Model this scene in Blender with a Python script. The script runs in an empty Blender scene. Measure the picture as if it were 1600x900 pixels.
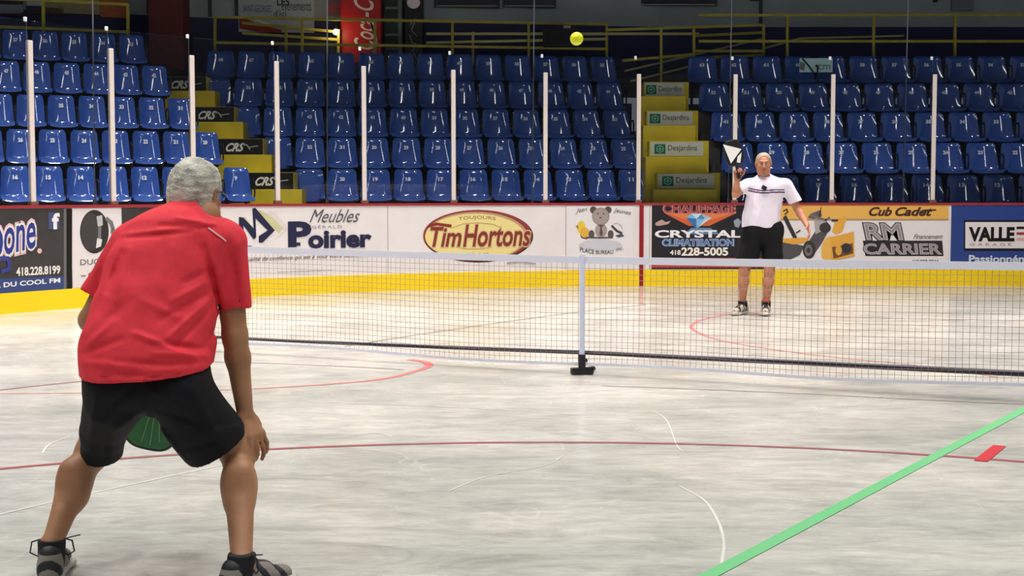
import bpy, bmesh, math, random
import numpy as np
from mathutils import Vector, Matrix
random.seed(7)
PI = math.pi
SC = bpy.context.scene
COL = SC.collection

# ------------------------------------------------------------------ camera
FPX = 2230.0
CH = 1.33
TILT = math.atan(147.0 / FPX)
cam_d = bpy.data.cameras.new('camera')
cam_d.sensor_width = 36.0
cam_d.lens = FPX / 1600.0 * 36.0
cam = bpy.data.objects.new('camera', cam_d)
COL.objects.link(cam)
cam.location = (0, 0, CH)
cam.rotation_euler = (PI / 2 - TILT, 0, 0)
SC.camera = cam

def srgb(r, g, b):
    f = lambda c: c / 12.92 if c <= .04045 else ((c + .055) / 1.055) ** 2.4
    return (f(r / 255), f(g / 255), f(b / 255), 1)

# ------------------------------------------------------------------ light
w = bpy.data.worlds.new('world'); SC.world = w; w.use_nodes = True
w.node_tree.nodes['Background'].inputs[0].default_value = (.75, .82, 1, 1)
w.node_tree.nodes['Background'].inputs[1].default_value = .09
def area(name, loc, sx, sy, power, col, spread=180, rot=(0, 0, 0)):
    l = bpy.data.lights.new(name, 'AREA'); l.shape = 'RECTANGLE'; l.size = sx; l.size_y = sy
    l.energy = power; l.color = col; l.spread = math.radians(spread)
    o = bpy.data.objects.new(name, l); COL.objects.link(o); o.location = loc; o.rotation_euler = rot
    return o
for i, x in enumerate((-9.5, -4.2, 1.0, 6.2)):
    for j, y in enumerate((-1.5, 3.5, 8.0, 12.2, 16.4)):
        warm = (.965, 1, .955) if y < 7 else (1, .905, .85)
        area('ceiling_lamp', (x, y, 9.5), .5, 1.3, (78, 86, 112, 160, 195)[j], warm, (120, 120, 110, 100, 94)[j])
for x, y, L_, p_ in ((-7.5, 6.5, 9, 130), (.8, 14.5, 4, 50), (9.0, 7.0, 8, 100)):  # added strip lights, placed to give the seat backs their highlight streaks
    area('seat_streak_light', (x, y, 9.3), .36, L_, p_, (1, .97, .93), 180)
SC.view_settings.view_transform = 'Standard'
SC.view_settings.look = 'None'
SC.view_settings.gamma = 1
SC.view_settings.use_curve_mapping = False
SC.view_settings.exposure = 0.36

# ------------------------------------------------------------------ photograph pixel -> place in the hall
ST, CT = math.sin(TILT), math.cos(TILT)
def ray(px, py):
    u = (px - 800) / FPX; v = (450 - py) / FPX
    return Vector((u, CT + v * ST, -ST + v * CT))
def W(px, py, D):
    r = ray(px, py); s = D / r.y
    return Vector((r.x * s, D, CH + r.z * s))
def G(px, py, z=0.0):
    r = ray(px, py); s = (z - CH) / r.z
    return Vector((r.x * s, r.y * s, z))
def hitZ(px, py, fn):
    """walk the ray until fn(point) changes sign"""
    r = ray(px, py); a, b = 3.0, 60.0
    for _ in range(50):
        m = (a + b) / 2
        if fn(Vector((0, 0, CH)) + r * m) < 0: a = m
        else: b = m
    return Vector((0, 0, CH)) + r * a

# ------------------------------------------------------------------ materials
MATS = {}
def mat(name, rgb, rough=.5, metal=0, spec=.5, coat=0, var=0, vscale=8, emit=None, bump=0, bscale=60, rgb2=None):
    if name in MATS: return MATS[name]
    m = bpy.data.materials.new(name); m.use_nodes = True; nt = m.node_tree
    b = nt.nodes['Principled BSDF']; c = srgb(*rgb)
    b.inputs['Base Color'].default_value = c
    b.inputs['Roughness'].default_value = rough; b.inputs['Metallic'].default_value = metal
    b.inputs['Specular IOR Level'].default_value = spec
    b.inputs['Coat Weight'].default_value = coat; b.inputs['Coat Roughness'].default_value = .07; b.inputs['Coat IOR'].default_value = 1.5 if coat < .9 else 2.0
    if var or rgb2:
        tc = nt.nodes.new('ShaderNodeTexCoord'); n = nt.nodes.new('ShaderNodeTexNoise')
        n.inputs['Scale'].default_value = vscale; n.inputs['Detail'].default_value = 5
        nt.links.new(tc.outputs['Object'], n.inputs['Vector'])
        r = nt.nodes.new('ShaderNodeValToRGB'); nt.links.new(n.outputs['Fac'], r.inputs['Fac'])
        r.color_ramp.elements[0].position = .35; r.color_ramp.elements[1].position = .65
        c2 = srgb(*rgb2) if rgb2 else tuple(min(1, x * (1 + var)) for x in c[:3]) + (1,)
        c1 = c if rgb2 else tuple(x * (1 - var) for x in c[:3]) + (1,)
        r.color_ramp.elements[0].color = c1; r.color_ramp.elements[1].color = c2
        nt.links.new(r.outputs['Color'], b.inputs['Base Color'])
    if bump:
        tc = nt.nodes.new('ShaderNodeTexCoord'); n = nt.nodes.new('ShaderNodeTexNoise')
        n.inputs['Scale'].default_value = bscale; n.inputs['Detail'].default_value = 4
        nt.links.new(tc.outputs['Object'], n.inputs['Vector'])
        bp = nt.nodes.new('ShaderNodeBump'); bp.inputs['Strength'].default_value = bump
        bp.inputs['Distance'].default_value = .01
        nt.links.new(n.outputs['Fac'], bp.inputs['Height']); nt.links.new(bp.outputs['Normal'], b.inputs['Normal'])
    if emit:
        b.inputs['Emission Color'].default_value = srgb(*rgb); b.inputs['Emission Strength'].default_value = emit
    MATS[name] = m
    return m
def ink(*rgb):
    return mat('print_%d_%d_%d' % rgb, rgb, .45, spec=.3)

# ------------------------------------------------------------------ object helpers
def link(name, me, m, parent=None):
    o = bpy.data.objects.new(name, me); COL.objects.link(o)
    for x in (m if isinstance(m, (list, tuple)) else [m]):
        if x and x.name not in [q.name for q in me.materials if q]: me.materials.append(x)
    if parent: o.parent = parent
    return o
def obj(name, bm, m, parent=None, smooth=False):
    me = bpy.data.meshes.new(name); bm.to_mesh(me); bm.free()
    if smooth:
        me.polygons.foreach_set('use_smooth', [True] * len(me.polygons))
        if smooth != 'all':
            me.set_sharp_from_angle(angle=math.radians(40))
    return link(name, me, m, parent)
def tag(o, label, cat, group=None):
    o['label'] = label; o['category'] = cat
    if group: o['group'] = group
    return o
def struct(o): o['kind'] = 'structure'; return o
def empty(name, loc=(0, 0, 0), rz=0):
    o = bpy.data.objects.new(name, None); COL.objects.link(o); o.location = loc; o.rotation_euler = (0, 0, rz)
    o.empty_display_size = .1
    return o
def reloc(root):
    """children were built in world space: keep them there under a moved empty"""
    mi = root.matrix_basis.inverted()
    for c in root.children: c.matrix_parent_inverse = mi
def box(bm, c, s, R=None, bev=0):
    r = bmesh.ops.create_cube(bm, size=1); vs = r['verts']
    M = Matrix.Translation(Vector(c)) @ (R.to_4x4() if R else Matrix.Identity(4)) @ Matrix.Diagonal((s[0], s[1], s[2], 1))
    bmesh.ops.transform(bm, matrix=M, verts=vs)
    if bev:
        es = list({e for v in vs for e in v.link_edges})
        bmesh.ops.bevel(bm, geom=es, offset=bev, segments=2, affect='EDGES', profile=.6)
def frame_from(d):
    d = d.normalized(); up = Vector((0, 0, 1)) if abs(d.z) < .95 else Vector((0, 1, 0))
    x = d.cross(up).normalized(); y = x.cross(d).normalized()
    return x, y, d
def tube(bm, pts, r, n=8, closed=False, sq=False):
    pts = [Vector(p) for p in pts]; rings = []; N = len(pts)
    px_ = None
    for i, p in enumerate(pts):
        if closed: d = pts[(i + 1) % N] - pts[i - 1]
        else: d = pts[min(i + 1, N - 1)] - pts[max(i - 1, 0)]
        x, y, d = frame_from(d)
        if px_ is not None:
            x = (px_ - d * px_.dot(d)).normalized(); y = d.cross(x)
            y = -y if False else y
        px_ = x; y = d.cross(x)
        rr = r[i] if isinstance(r, (list, tuple)) else r
        ring = []
        for k in range(n):
            a = 2 * PI * (k + (.5 if sq else 0)) / n
            ring.append(bm.verts.new(p + (x * math.cos(a) + y * math.sin(a)) * rr * (1.35 if sq else 1)))
        rings.append(ring)
    for i in range(N if closed else N - 1):
        a, b = rings[i], rings[(i + 1) % N]
        for k in range(n):
            bm.faces.new((a[k], a[(k + 1) % n], b[(k + 1) % n], b[k]))
    if not closed:
        bm.faces.new(rings[0][::-1]); bm.faces.new(rings[-1])
def beam(bm, a, b, w_, h_):
    """square bar from a to b, width w_ across, h_ up"""
    a = Vector(a); b = Vector(b); d = (b - a); L = d.length; d.normalize()
    up = Vector((0, 0, 1)) if abs(d.z) < .9 else Vector((0, 1, 0))
    x = d.cross(up).normalized(); y = x.cross(d).normalized()
    R = Matrix((x, d, y)).transposed()
    box(bm, (a + b) / 2, (w_, L, h_), R)
def grid_surface(bm, fn, nu, nv, thick=None, nrm=None):
    vs = [[bm.verts.new(fn(i / nu, j / nv)) for j in range(nv + 1)] for i in range(nu + 1)]
    fs = []
    for i in range(nu):
        for j in range(nv):
            fs.append(bm.faces.new((vs[i][j], vs[i + 1][j], vs[i + 1][j + 1], vs[i][j + 1])))
    if thick:
        bmesh.ops.recalc_face_normals(bm, faces=fs)
        bmesh.ops.solidify(bm, geom=fs, thickness=thick)
    return fs

# ------------------------------------------------------------------ volumes -> continuous surfaces (people, shoes)
class Field:
    def __init__(s, lo, hi, h):
        s.lo = np.array(lo, float); s.h = h
        s.n = np.ceil((np.array(hi, float) - s.lo) / h).astype(int) + 1
        s.d = np.full(tuple(s.n), 1.0, np.float32)
    def sub(s, lo, hi):
        i0 = np.clip(np.floor((np.array(lo) - s.lo) / s.h).astype(int), 0, s.n - 1)
        i1 = np.clip(np.ceil((np.array(hi) - s.lo) / s.h).astype(int) + 1, 1, s.n)
        i1 = np.maximum(i1, i0 + 1)
        sl = tuple(slice(a, b) for a, b in zip(i0, i1))
        ax = [(s.lo[k] + s.h * np.arange(i0[k], i1[k])).astype(np.float32) for k in range(3)]
        return sl, (ax[0][:, None, None], ax[1][None, :, None], ax[2][None, None, :])
    def put(s, lo, hi, fn, k=.02, op='u'):
        m = k + 4 * s.h
        sl, P = s.sub(np.array(lo) - m, np.array(hi) + m)
        a = s.d[sl]; b = fn(P).astype(np.float32)
        if op == 'u':
            if k > 1e-6:
                h = np.clip(.5 + .5 * (b - a) / k, 0, 1); s.d[sl] = b * (1 - h) + a * h - k * h * (1 - h)
            else: s.d[sl] = np.minimum(a, b)
        elif op == 's':
            b = -b; h = np.clip(.5 - .5 * (b - a) / max(k, 1e-6), 0, 1)
            s.d[sl] = b * (1 - h) + a * h + k * h * (1 - h)
        elif op == 'i': s.d[sl] = np.maximum(a, b)
        elif op == 'add': s.d[sl] = a + b
    def cap(s, a, b, ra, rb, k=.02, ax=None, sq=1.0, op='u', cut=None):
        a = np.array(a, float); b = np.array(b, float); R = max(ra, rb) * max(1, sq)
        if ax is not None:
            ax = np.array(ax, float); ax /= np.linalg.norm(ax)
        def f(P):
            q = [P[i] - a[i] for i in range(3)]
            ba = b - a
            if ax is not None and sq != 1:
                g = 1 / sq - 1
                t = q[0] * ax[0] + q[1] * ax[1] + q[2] * ax[2]
                q = [q[i] + ax[i] * t * g for i in range(3)]
                ba = ba + ax * float(np.dot(ba, ax)) * g
            L2 = float(np.dot(ba, ba)) + 1e-12
            h = np.clip((q[0] * ba[0] + q[1] * ba[1] + q[2] * ba[2]) / L2, 0, 1)
            d = np.sqrt((q[0] - ba[0] * h) ** 2 + (q[1] - ba[1] * h) ** 2 + (q[2] - ba[2] * h) ** 2) - (ra + (rb - ra) * h)
            if cut is not None:
                cp, cn = cut
                d = np.maximum(d, (P[0] - cp[0]) * cn[0] + (P[1] - cp[1]) * cn[1] + (P[2] - cp[2]) * cn[2])
            return d
        s.put(np.minimum(a, b) - R, np.maximum(a, b) + R, f, k, op)
    def ell(s, c, r, R=None, k=.02, op='u'):
        c = np.array(c, float); Rm = np.array(R) if R is not None else np.eye(3); mr = max(r)
        def f(P):
            q = [P[i] - c[i] for i in range(3)]
            l = [q[0] * Rm[0][i] + q[1] * Rm[1][i] + q[2] * Rm[2][i] for i in range(3)]
            k0 = np.sqrt((l[0] / r[0]) ** 2 + (l[1] / r[1]) ** 2 + (l[2] / r[2]) ** 2)
            k1 = np.sqrt((l[0] / r[0] ** 2) ** 2 + (l[1] / r[1] ** 2) ** 2 + (l[2] / r[2] ** 2) ** 2) + 1e-6
            return k0 * (k0 - 1) / k1
        s.put(c - mr, c + mr, f, k, op)
    def chain(s, pts, rs, k=.02, **kw):
        for i in range(len(pts) - 1): s.cap(pts[i], pts[i + 1], rs[i], rs[i + 1], k, **kw)
    def mesh(s, name, mats, parent=None, smooth=2, mfn=None):
        V, Q = surface_nets(s.d, s.lo, s.h)
        E = np.concatenate([Q[:, [0, 1]], Q[:, [1, 2]], Q[:, [2, 3]], Q[:, [3, 0]]])
        cnt = np.bincount(E.ravel(), minlength=len(V)).astype(float)[:, None]
        for it in range(smooth):
            for lam in (.55, -.45):
                A = np.zeros_like(V)
                for c in range(3):
                    A[:, c] = np.bincount(E[:, 0], V[E[:, 1], c], len(V)) + np.bincount(E[:, 1], V[E[:, 0], c], len(V))
                V = V + lam * (A / cnt - V)
        me = bpy.data.meshes.new(name)
        me.vertices.add(len(V)); me.vertices.foreach_set('co', V.astype(np.float32).ravel())
        me.loops.add(Q.size); me.loops.foreach_set('vertex_index', Q.astype(np.int32).ravel())
        me.polygons.add(len(Q)); me.polygons.foreach_set('loop_start', np.arange(0, Q.size, 4, dtype=np.int32))
        me.update(calc_edges=True)
        me.polygons.foreach_set('use_smooth', np.ones(len(Q), bool))
        o = link(name, me, mats, parent)
        if mfn is not None:
            C = V[Q].mean(axis=1); me.polygons.foreach_set('material_index', mfn(C).astype(np.int32))
        me.update()
        return o
def surface_nets(d, lo, h):
    n = d.shape; ins = d < 0
    c = np.zeros((n[0] - 1, n[1] - 1, n[2] - 1), np.int8)
    for i in (0, 1):
        for j in (0, 1):
            for k in (0, 1):
                c += ins[i:n[0] - 1 + i, j:n[1] - 1 + j, k:n[2] - 1 + k]
    act = np.argwhere((c > 0) & (c < 8)); idx = np.full(c.shape, -1, np.int64)
    I, J, K = act.T; idx[I, J, K] = np.arange(len(act))
    acc = np.zeros((len(act), 3)); cn = np.zeros(len(act))
    offs = [(i, j, k) for i in (0, 1) for j in (0, 1) for k in (0, 1)]
    for o in offs:
        for ax in range(3):
            if o[ax]: continue
            p = list(o); p[ax] = 1
            a = d[I + o[0], J + o[1], K + o[2]]; b = d[I + p[0], J + p[1], K + p[2]]
            m = (a < 0) != (b < 0); t = np.where(m, a / np.where(m, a - b, 1), 0)
            pos = np.array(o, float)[None] + 0 * acc; pos[:, ax] += t
            acc += pos * m[:, None]; cn += m
    V = (act + acc / np.maximum(cn, 1)[:, None]) * h + lo
    Q = []
    for ax in range(3):
        u, v = (ax + 1) % 3, (ax + 2) % 3
        A = [slice(None)] * 3; B = [slice(None)] * 3
        A[ax] = slice(0, n[ax] - 1); B[ax] = slice(1, n[ax])
        for q in (u, v): A[q] = slice(1, n[q] - 1); B[q] = slice(1, n[q] - 1)
        a = ins[tuple(A)]; b = ins[tuple(B)]
        E = np.argwhere(a != b)
        if not len(E): continue
        flip = a[tuple(E.T)]
        E = E.copy(); E[:, u] += 1; E[:, v] += 1
        def cell(du, dv):
            X = E.copy(); X[:, u] -= du; X[:, v] -= dv
            return idx[X[:, 0], X[:, 1], X[:, 2]]
        q = np.stack([cell(1, 1), cell(0, 1), cell(0, 0), cell(1, 0)], 1)
        q[~flip] = q[~flip][:, ::-1]
        Q.append(q)
    Q = np.concatenate(Q); Q = Q[(Q >= 0).all(1)]
    return V, Q

# ------------------------------------------------------------------ printing on surfaces
BR = 10.0; BC = Vector((3.0, 10.7, 0))            # corner arc of the rink boards, straight to the right of x = 3
class BoardSurf:
    off0 = 0.0
    def world(s, a, z, o=0):                       # a: metres along the board (0 where the arc starts), o: metres towards the rink
        r = BR - o
        if a >= 0: return Vector((BC.x + a, BC.y + r, z))
        f = -a / BR
        return Vector((BC.x - r * math.sin(f), BC.y + r * math.cos(f), z))
    def local(s, px, py):
        def g(P):
            if P.x >= BC.x: return P.y - (BC.y + BR)
            d = math.hypot(P.x - BC.x, P.y - BC.y) - BR
            return d if P.y > BC.y else -1
        P = hitZ(px, py, g)
        if P.x >= BC.x: return (P.x - BC.x, P.z)
        return (-math.atan2(BC.x - P.x, P.y - BC.y) * BR, P.z)
class PlaneSurf:
    def __init__(s, P, th):
        s.P = Vector(P); s.d = Vector((math.cos(th), math.sin(th), 0)); s.n = Vector((-math.sin(th), math.cos(th), 0))
    def world(s, a, z, o=0):
        v = s.P + s.d * a - s.n * o; return Vector((v.x, v.y, z))
    def local(s, px, py):
        P = hitZ(px, py, lambda q: (q - s.P).dot(s.n)); return ((P - s.P).dot(s.d), P.z)
BS = BoardSurf()
def mapped(name, bm, surf, o, m, parent, sliced=True, thick=0):
    if sliced and isinstance(surf, BoardSurf):
        xs = [v.co.x for v in bm.verts]
        x = math.floor(min(xs) / .12) * .12
        while x < max(xs):
            x += .12
            bmesh.ops.bisect_plane(bm, geom=bm.verts[:] + bm.edges[:] + bm.faces[:], plane_co=(x, 0, 0), plane_no=(1, 0, 0), dist=1e-5)
    if thick:
        bmesh.ops.solidify(bm, geom=bm.faces[:], thickness=0)
    for v in bm.verts: v.co = surf.world(v.co.x, v.co.y, o + v.co.z)
    return obj(name, bm, m, parent)
def poly_bm(pts):
    bm = bmesh.new(); bm.faces.new([bm.verts.new((p[0], p[1], 0)) for p in pts])
    bmesh.ops.triangulate(bm, faces=bm.faces[:]); return bm
def pl(name, surf, pix, m, parent, o=.003):
    """polygon given by photograph pixels on the surface"""
    return mapped(name, poly_bm([surf.local(*p) for p in pix]), surf, o, m, parent)
def rect(name, surf, x0, y0, x1, y1, m, parent, o=.003):
    return pl(name, surf, [(x0, y0), (x1, y0), (x1, y1), (x0, y1)], m, parent, o)
def oval(name, surf, cx, cy, rx, ry, m, parent, o=.003, a0=0, a1=2 * PI, n=40, rot=0):
    c, s_ = math.cos(rot), math.sin(rot); P = []
    for k in range(n):
        t = a0 + (a1 - a0) * k / (n if a1 - a0 > 6.28 else n - 1)
        x, y = rx * math.cos(t), ry * math.sin(t)
        P.append((cx + x * c - y * s_, cy + x * s_ + y * c))
    return pl(name, surf, P, m, parent, o)
def stroke_bm(bm, L, wd):
    for i in range(len(L) - 1):
        a = Vector(L[i]); b = Vector(L[i + 1]); d = b - a
        if d.length < 1e-6: continue
        n = Vector((-d.y, d.x)).normalized() * wd / 2; e = d.normalized() * wd * .25
        q = [a - n - e, b - n + e, b + n + e, a + n - e]
        bm.faces.new([bm.verts.new((p.x, p.y, 0)) for p in q])
def stroke(name, surf, pix, wd, m, parent, o=.004):
    bm = bmesh.new(); stroke_bm(bm, [surf.local(*p) for p in pix], wd)
    return mapped(name, bm, surf, o, m, parent)
_fc = {}
def text_mesh(s, shear=0, offset=0, space=1.0):
    k = (s, shear, offset, space)
    if k in _fc: return _fc[k]
    c = bpy.data.curves.new('t', 'FONT'); c.body = s; c.shear = shear; c.offset = offset; c.space_character = space
    c.resolution_u = 3; c.fill_mode = 'FRONT' if hasattr(c, 'fill_mode') else c.fill_mode
    o = bpy.data.objects.new('t', c); COL.objects.link(o)
    dg = bpy.context.evaluated_depsgraph_get(); dg.update()
    me = bpy.data.meshes.new_from_object(o.evaluated_get(dg))
    COL.objects.unlink(o); bpy.data.objects.remove(o)
    V = np.array([v.co[:2] for v in me.vertices]); F = [list(p.vertices) for p in me.polygons]
    bpy.data.meshes.remove(me); _fc[k] = (V, F); return _fc[k]
def text_bm(s, x0, x1, z0, z1, shear=0, offset=0, space=1.0, arc=0, slope=0):
    V, F = text_mesh(s, shear, offset, space)
    B, _ = text_mesh(s, shear, 0, space)
    lo, hi = B.min(0), B.max(0)
    sx = (x1 - x0) / (hi[0] - lo[0]); sz = (z1 - z0) / (hi[1] - lo[1])
    bm = bmesh.new(); vs = []
    for v in V:
        x = x0 + (v[0] - lo[0]) * sx; z = z0 + (v[1] - lo[1]) * sz
        t = (x - x0) / (x1 - x0)
        z += arc * (1 - (2 * t - 1) ** 2) + slope * t
        vs.append(bm.verts.new((x, z, 0)))
    for f in F:
        try: bm.faces.new([vs[i] for i in f])
        except ValueError: pass
    return bm
def text(name, surf, s, x0, y0, x1, y1, m, parent, o=.005, shear=0, offset=0, space=1.0, arc=0, slope=0):
    """lettering that fills the pixel box (x0, y0 top) - (x1, y1 bottom) on the surface"""
    a = surf.local(x0, y1); b = surf.local(x1, y0)
    return mapped(name, text_bm(s, a[0], b[0], a[1], b[1], shear, offset, space, arc, slope), surf, o, m, parent)
# ================================================================== THE HALL
# floor: polished, scratched concrete
def floor_mat():
    m = bpy.data.materials.new('concrete_floor'); m.use_nodes = True; nt = m.node_tree; N = nt.nodes; L = nt.links
    b = N['Principled BSDF']; tc = N.new('ShaderNodeTexCoord')
    def noise(scale, sc=(1, 1, 1), det=6, rough=.6, dist=0, rz=0):
        mp = N.new('ShaderNodeMapping'); mp.inputs['Scale'].default_value = sc; mp.inputs['Rotation'].default_value = (0, 0, rz)
        L.new(tc.outputs['Object'], mp.inputs['Vector'])
        n = N.new('ShaderNodeTexNoise'); n.inputs['Scale'].default_value = scale; n.inputs['Detail'].default_value = det
        n.inputs['Roughness'].default_value = rough; n.inputs['Distortion'].default_value = dist
        L.new(mp.outputs[0], n.inputs['Vector']); return n.outputs['Fac']
    def ramp(f, stops):
        r = N.new('ShaderNodeValToRGB'); L.new(f, r.inputs['Fac'])
        while len(r.color_ramp.elements) < len(stops): r.color_ramp.elements.new(.5)
        for e, (p, c) in zip(r.color_ramp.elements, stops): e.position = p; e.color = c
        return r.outputs['Color']
    def mix(a, c, f, mode='MIX'):
        x = N.new('ShaderNodeMix'); x.data_type = 'RGBA'; x.blend_type = mode
        for s, v in ((6, a), (7, c)):
            if isinstance(v, tuple): x.inputs[s].default_value = v
            else: L.new(v, x.inputs[s])
        if isinstance(f, float): x.inputs[0].default_value = f
        else: L.new(f, x.inputs[0])
        return x.outputs[2]
    g = lambda v: (v, v, v, 1)
    base = ramp(noise(.55, (1, 1.5, 1), 7, .62), [(.3, srgb(165, 167, 160)), (.5, srgb(188, 188, 181)), (.7, srgb(208, 206, 198))])
    trowel = ramp(noise(2.2, (.7, 1.6, 1), 8, .75, 1.2, .35), [(.30, g(.70)), (.5, g(.95)), (.7, g(1.12))])
    c = mix(base, trowel, 1.0, 'MULTIPLY')
    fine = ramp(noise(9, (.5, 1.6, 1), 6, .8, .5, -.25), [(.3, g(.82)), (.7, g(1.13))])
    c = mix(c, fine, 1.0, 'MULTIPLY')
    dark = ramp(noise(.33, (1, 1, 1), 3), [(.60, g(0)), (.75, g(.55))])
    c = mix(c, srgb(128, 130, 128), dark)
    # pale skate scratches: thin contours of a warped noise, only in patches
    for sc_, rz, ps in ((1.1, .5, (1.4, .7, 1)), (1.9, -.6, (.6, 1.7, 1)), (3.4, .1, (.5, 1.5, 1))):
        f = noise(sc_, ps, 2, .5, .4, rz)
        line = ramp(f, [(.4955, g(0)), (.4985, g(1)), (.5015, g(0))])
        patch = ramp(noise(.9 + sc_ * .4, (1, 1, 1), 3, .5, 0, rz * 2), [(.53, g(0)), (.66, g(.42))])
        k = mix(g(0), line, patch)
        c = mix(c, srgb(236, 236, 226), k)
    L.new(c, b.inputs['Base Color'])
    rr = ramp(noise(1.4, (1, 1, 1), 5), [(.3, g(.15)), (.7, g(.30))])
    L.new(rr, b.inputs['Roughness']); b.inputs['Specular IOR Level'].default_value = .5
    bp = N.new('ShaderNodeBump'); bp.inputs['Strength'].default_value = .05; bp.inputs['Distance'].default_value = .01
    L.new(noise(6, (1, 1, 1), 5), bp.inputs['Height']); L.new(bp.outputs['Normal'], b.inputs['Normal'])
    return m
bm = bmesh.new(); box(bm, (0, 10, -.1), (44, 44, .2)); struct(obj('floor', bm, floor_mat()))
bm = bmesh.new(); box(bm, (0, 10, 12.1), (44, 44, .2)); struct(obj('ceiling', bm, mat('ceiling_deck', (64, 68, 72), .8)))

# facets of the stands: row line of the front seat backs, its direction, seat pitch
class Facet:
    def __init__(s, P, deg, pitch, ztop, rise):
        s.P = Vector((P[0], P[1], 0)); a = math.radians(deg); s.a = a
        s.d = Vector((math.cos(a), math.sin(a), 0)); s.n = Vector((-math.sin(a), math.cos(a), 0))
        s.pitch = pitch; s.ztop = ztop; s.rise = rise
    def along(s, px, o, z=1.6):
        """position along the line at offset o behind the front seat backs where it meets pixel column px"""
        u = (px - 800) / FPX
        Q = s.P + s.n * o
        # X = u * depth, depth = Y cos - (z - h) sin
        A = s.d.x - u * CT * s.d.y; B = u * (CT * Q.y - (z - CH) * ST) - Q.x
        return B / A
    def at(s, t, o, z): v = s.P + s.n * o + s.d * t; return Vector((v.x, v.y, z))
FA = Facet((-5.57, 19.73), 22, .425, 1.705, .525)
FB = Facet((-1.57, 21.86), 9, .50, 1.705, .502)
FC = Facet((3.0, 21.6), 0, .54, 1.615, .508)
DR = .65
SEATH = .84
concrete = mat('stand_concrete', (74, 74, 72), .85, var=.15, vscale=3)
darkblue = mat('dark_blue_panel', (14, 26, 78), .55, var=.1)
greywall = mat('grey_wall_sheet', (156, 166, 170), .7, var=.06, vscale=1.5)

def prism(bm, poly, z0, z1):
    a = [bm.verts.new((p[0], p[1], z0)) for p in poly]; b = [bm.verts.new((p[0], p[1], z1)) for p in poly]
    n = len(poly)
    bm.faces.new(a[::-1]); bm.faces.new(b)
    for i in range(n): bm.faces.new((a[i], a[(i + 1) % n], b[(i + 1) % n], b[i]))
def terrace(name, F, tl, tr):
    """stepped concrete; tl/tr (k) = ends of row k along the facet"""
    bm = bmesh.new()
    for k in range(5):
        zt = F.ztop - SEATH + F.rise * k; o0 = -.5 + DR * k
        q = [F.at(tl(k), o0, 0), F.at(tr(k), o0, 0), F.at(tr(k), o0 + DR, 0), F.at(tl(k), o0 + DR, 0)]
        prism(bm, q, 0, zt)
    bmesh.ops.recalc_face_normals(bm, faces=bm.faces[:])
    return struct(obj(name, bm, concrete))
# seat rows: pixel column of one number tag in each row, and how many seats lie left/right of it
ROWA = [(369, 280), (321, 224), (282, 172), (241, 118), (205, 68)]
ROWB = [(535, 1000), (484, 992), (434, 985), (388, 978), (345, 968)]     # first open seat, right limit
ROWC = [(1168, 0), (1152, 0), (1134, 0), (1115, 0), (1097, 0)]
def ztag(F, k): return F.ztop + F.rise * k - .16
TA = [FA.along(ROWA[k][0], DR * k, ztag(FA, k)) for k in range(5)]
TB = [FB.along(ROWB[k][0], DR * k, ztag(FB, k)) for k in range(5)]
TBR = [FB.along(ROWB[k][1], DR * k, ztag(FB, k)) for k in range(5)]
TC = [FC.along(ROWC[k][0], DR * k, ztag(FC, k)) for k in range(5)]
terrace('floor_terrace_left', FA, lambda k: -4.5, lambda k: TA[k] + .24)
terrace('floor_terrace_middle', FB, lambda k: TB[k] - .78, lambda k: min(TBR[k], TB[k] + 14 * .5) + .1)
terrace('floor_terrace_right', FC, lambda k: TC[k] - .30, lambda k: 7.5)
# dark concrete stair bed under both aisles
AW = []
for k in range(5):
    o = DR * k - .5
    AW.append((FA.at(TA[k] + .2, o, 0), FB.at(TB[k] - .75, o + .0, 0), FB.at(TB[k] - .75, o + DR, 0), FA.at(TA[k] + .2, o + DR, 0)))

# ------------------------------------------------------------------ seats
seat_blue = mat('seat_blue_plastic', (38, 82, 168), .55, spec=.3, coat=1.0, var=.06, vscale=5)
black_pl = mat('black_plastic', (16, 16, 20), .45)
tagw = mat('seat_number_white', (240, 245, 252), .5)
steel_dk = mat('seat_bracket_metal', (52, 52, 54), .5, metal=.4)
def back_bm():
    bm = bmesh.new()
    def f(u, v):
        x = 2 * u - 1
        hw = .236 - .034 * v                                   # tapers to the top
        if v > .86: hw -= .03 * ((v - .86) / .14) ** 2
        z = .40 + .44 * v
        y = -.060 * abs(x) ** 2.4 + .10 * v - .04 + .010 * math.sin(v * 3)
        if v > .9: y += .035 * ((v - .9) / .1) ** 2
        if v < .08: y -= .05 * ((.08 - v) / .08) ** 1.5
        return Vector((x * hw, y, z))
    grid_surface(bm, f, 12, 14, .012)
    return bm
def pan_bm():
    bm = bmesh.new()
    def f(u, v):
        x = 2 * u - 1; y = -.03 - .37 * v
        z = .415 + .02 * abs(x) ** 2.5 - .035 * math.sin(min(v, .9) * PI) + .01 * v
        if v > .9: z -= .055 * ((v - .9) / .1) ** 1.4; y += .01
        hw = .234 - (.012 * ((v - .8) / .2) ** 2 if v > .8 else 0)
        return Vector((x * hw, y, z))
    grid_surface(bm, f, 12, 14, .012)
    return bm
def pan_up_bm():
    """seat folded up against the back"""
    bm = bmesh.new()
    def f(u, v):
        x = 2 * u - 1; z = .36 + .42 * v; hw = .215 - (.03 * ((v - .85) / .15) ** 2 if v > .85 else 0)
        if v < .12: hw -= .035 * ((.12 - v) / .12) ** 2
        return Vector((x * hw, -.115 + .03 * abs(x) ** 2.5 + .05 * v, z + .01 * (1 - x * x) * (-1 if v < .1 else 0)))
    grid_surface(bm, f, 12, 12, .014)
    return bm
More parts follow.
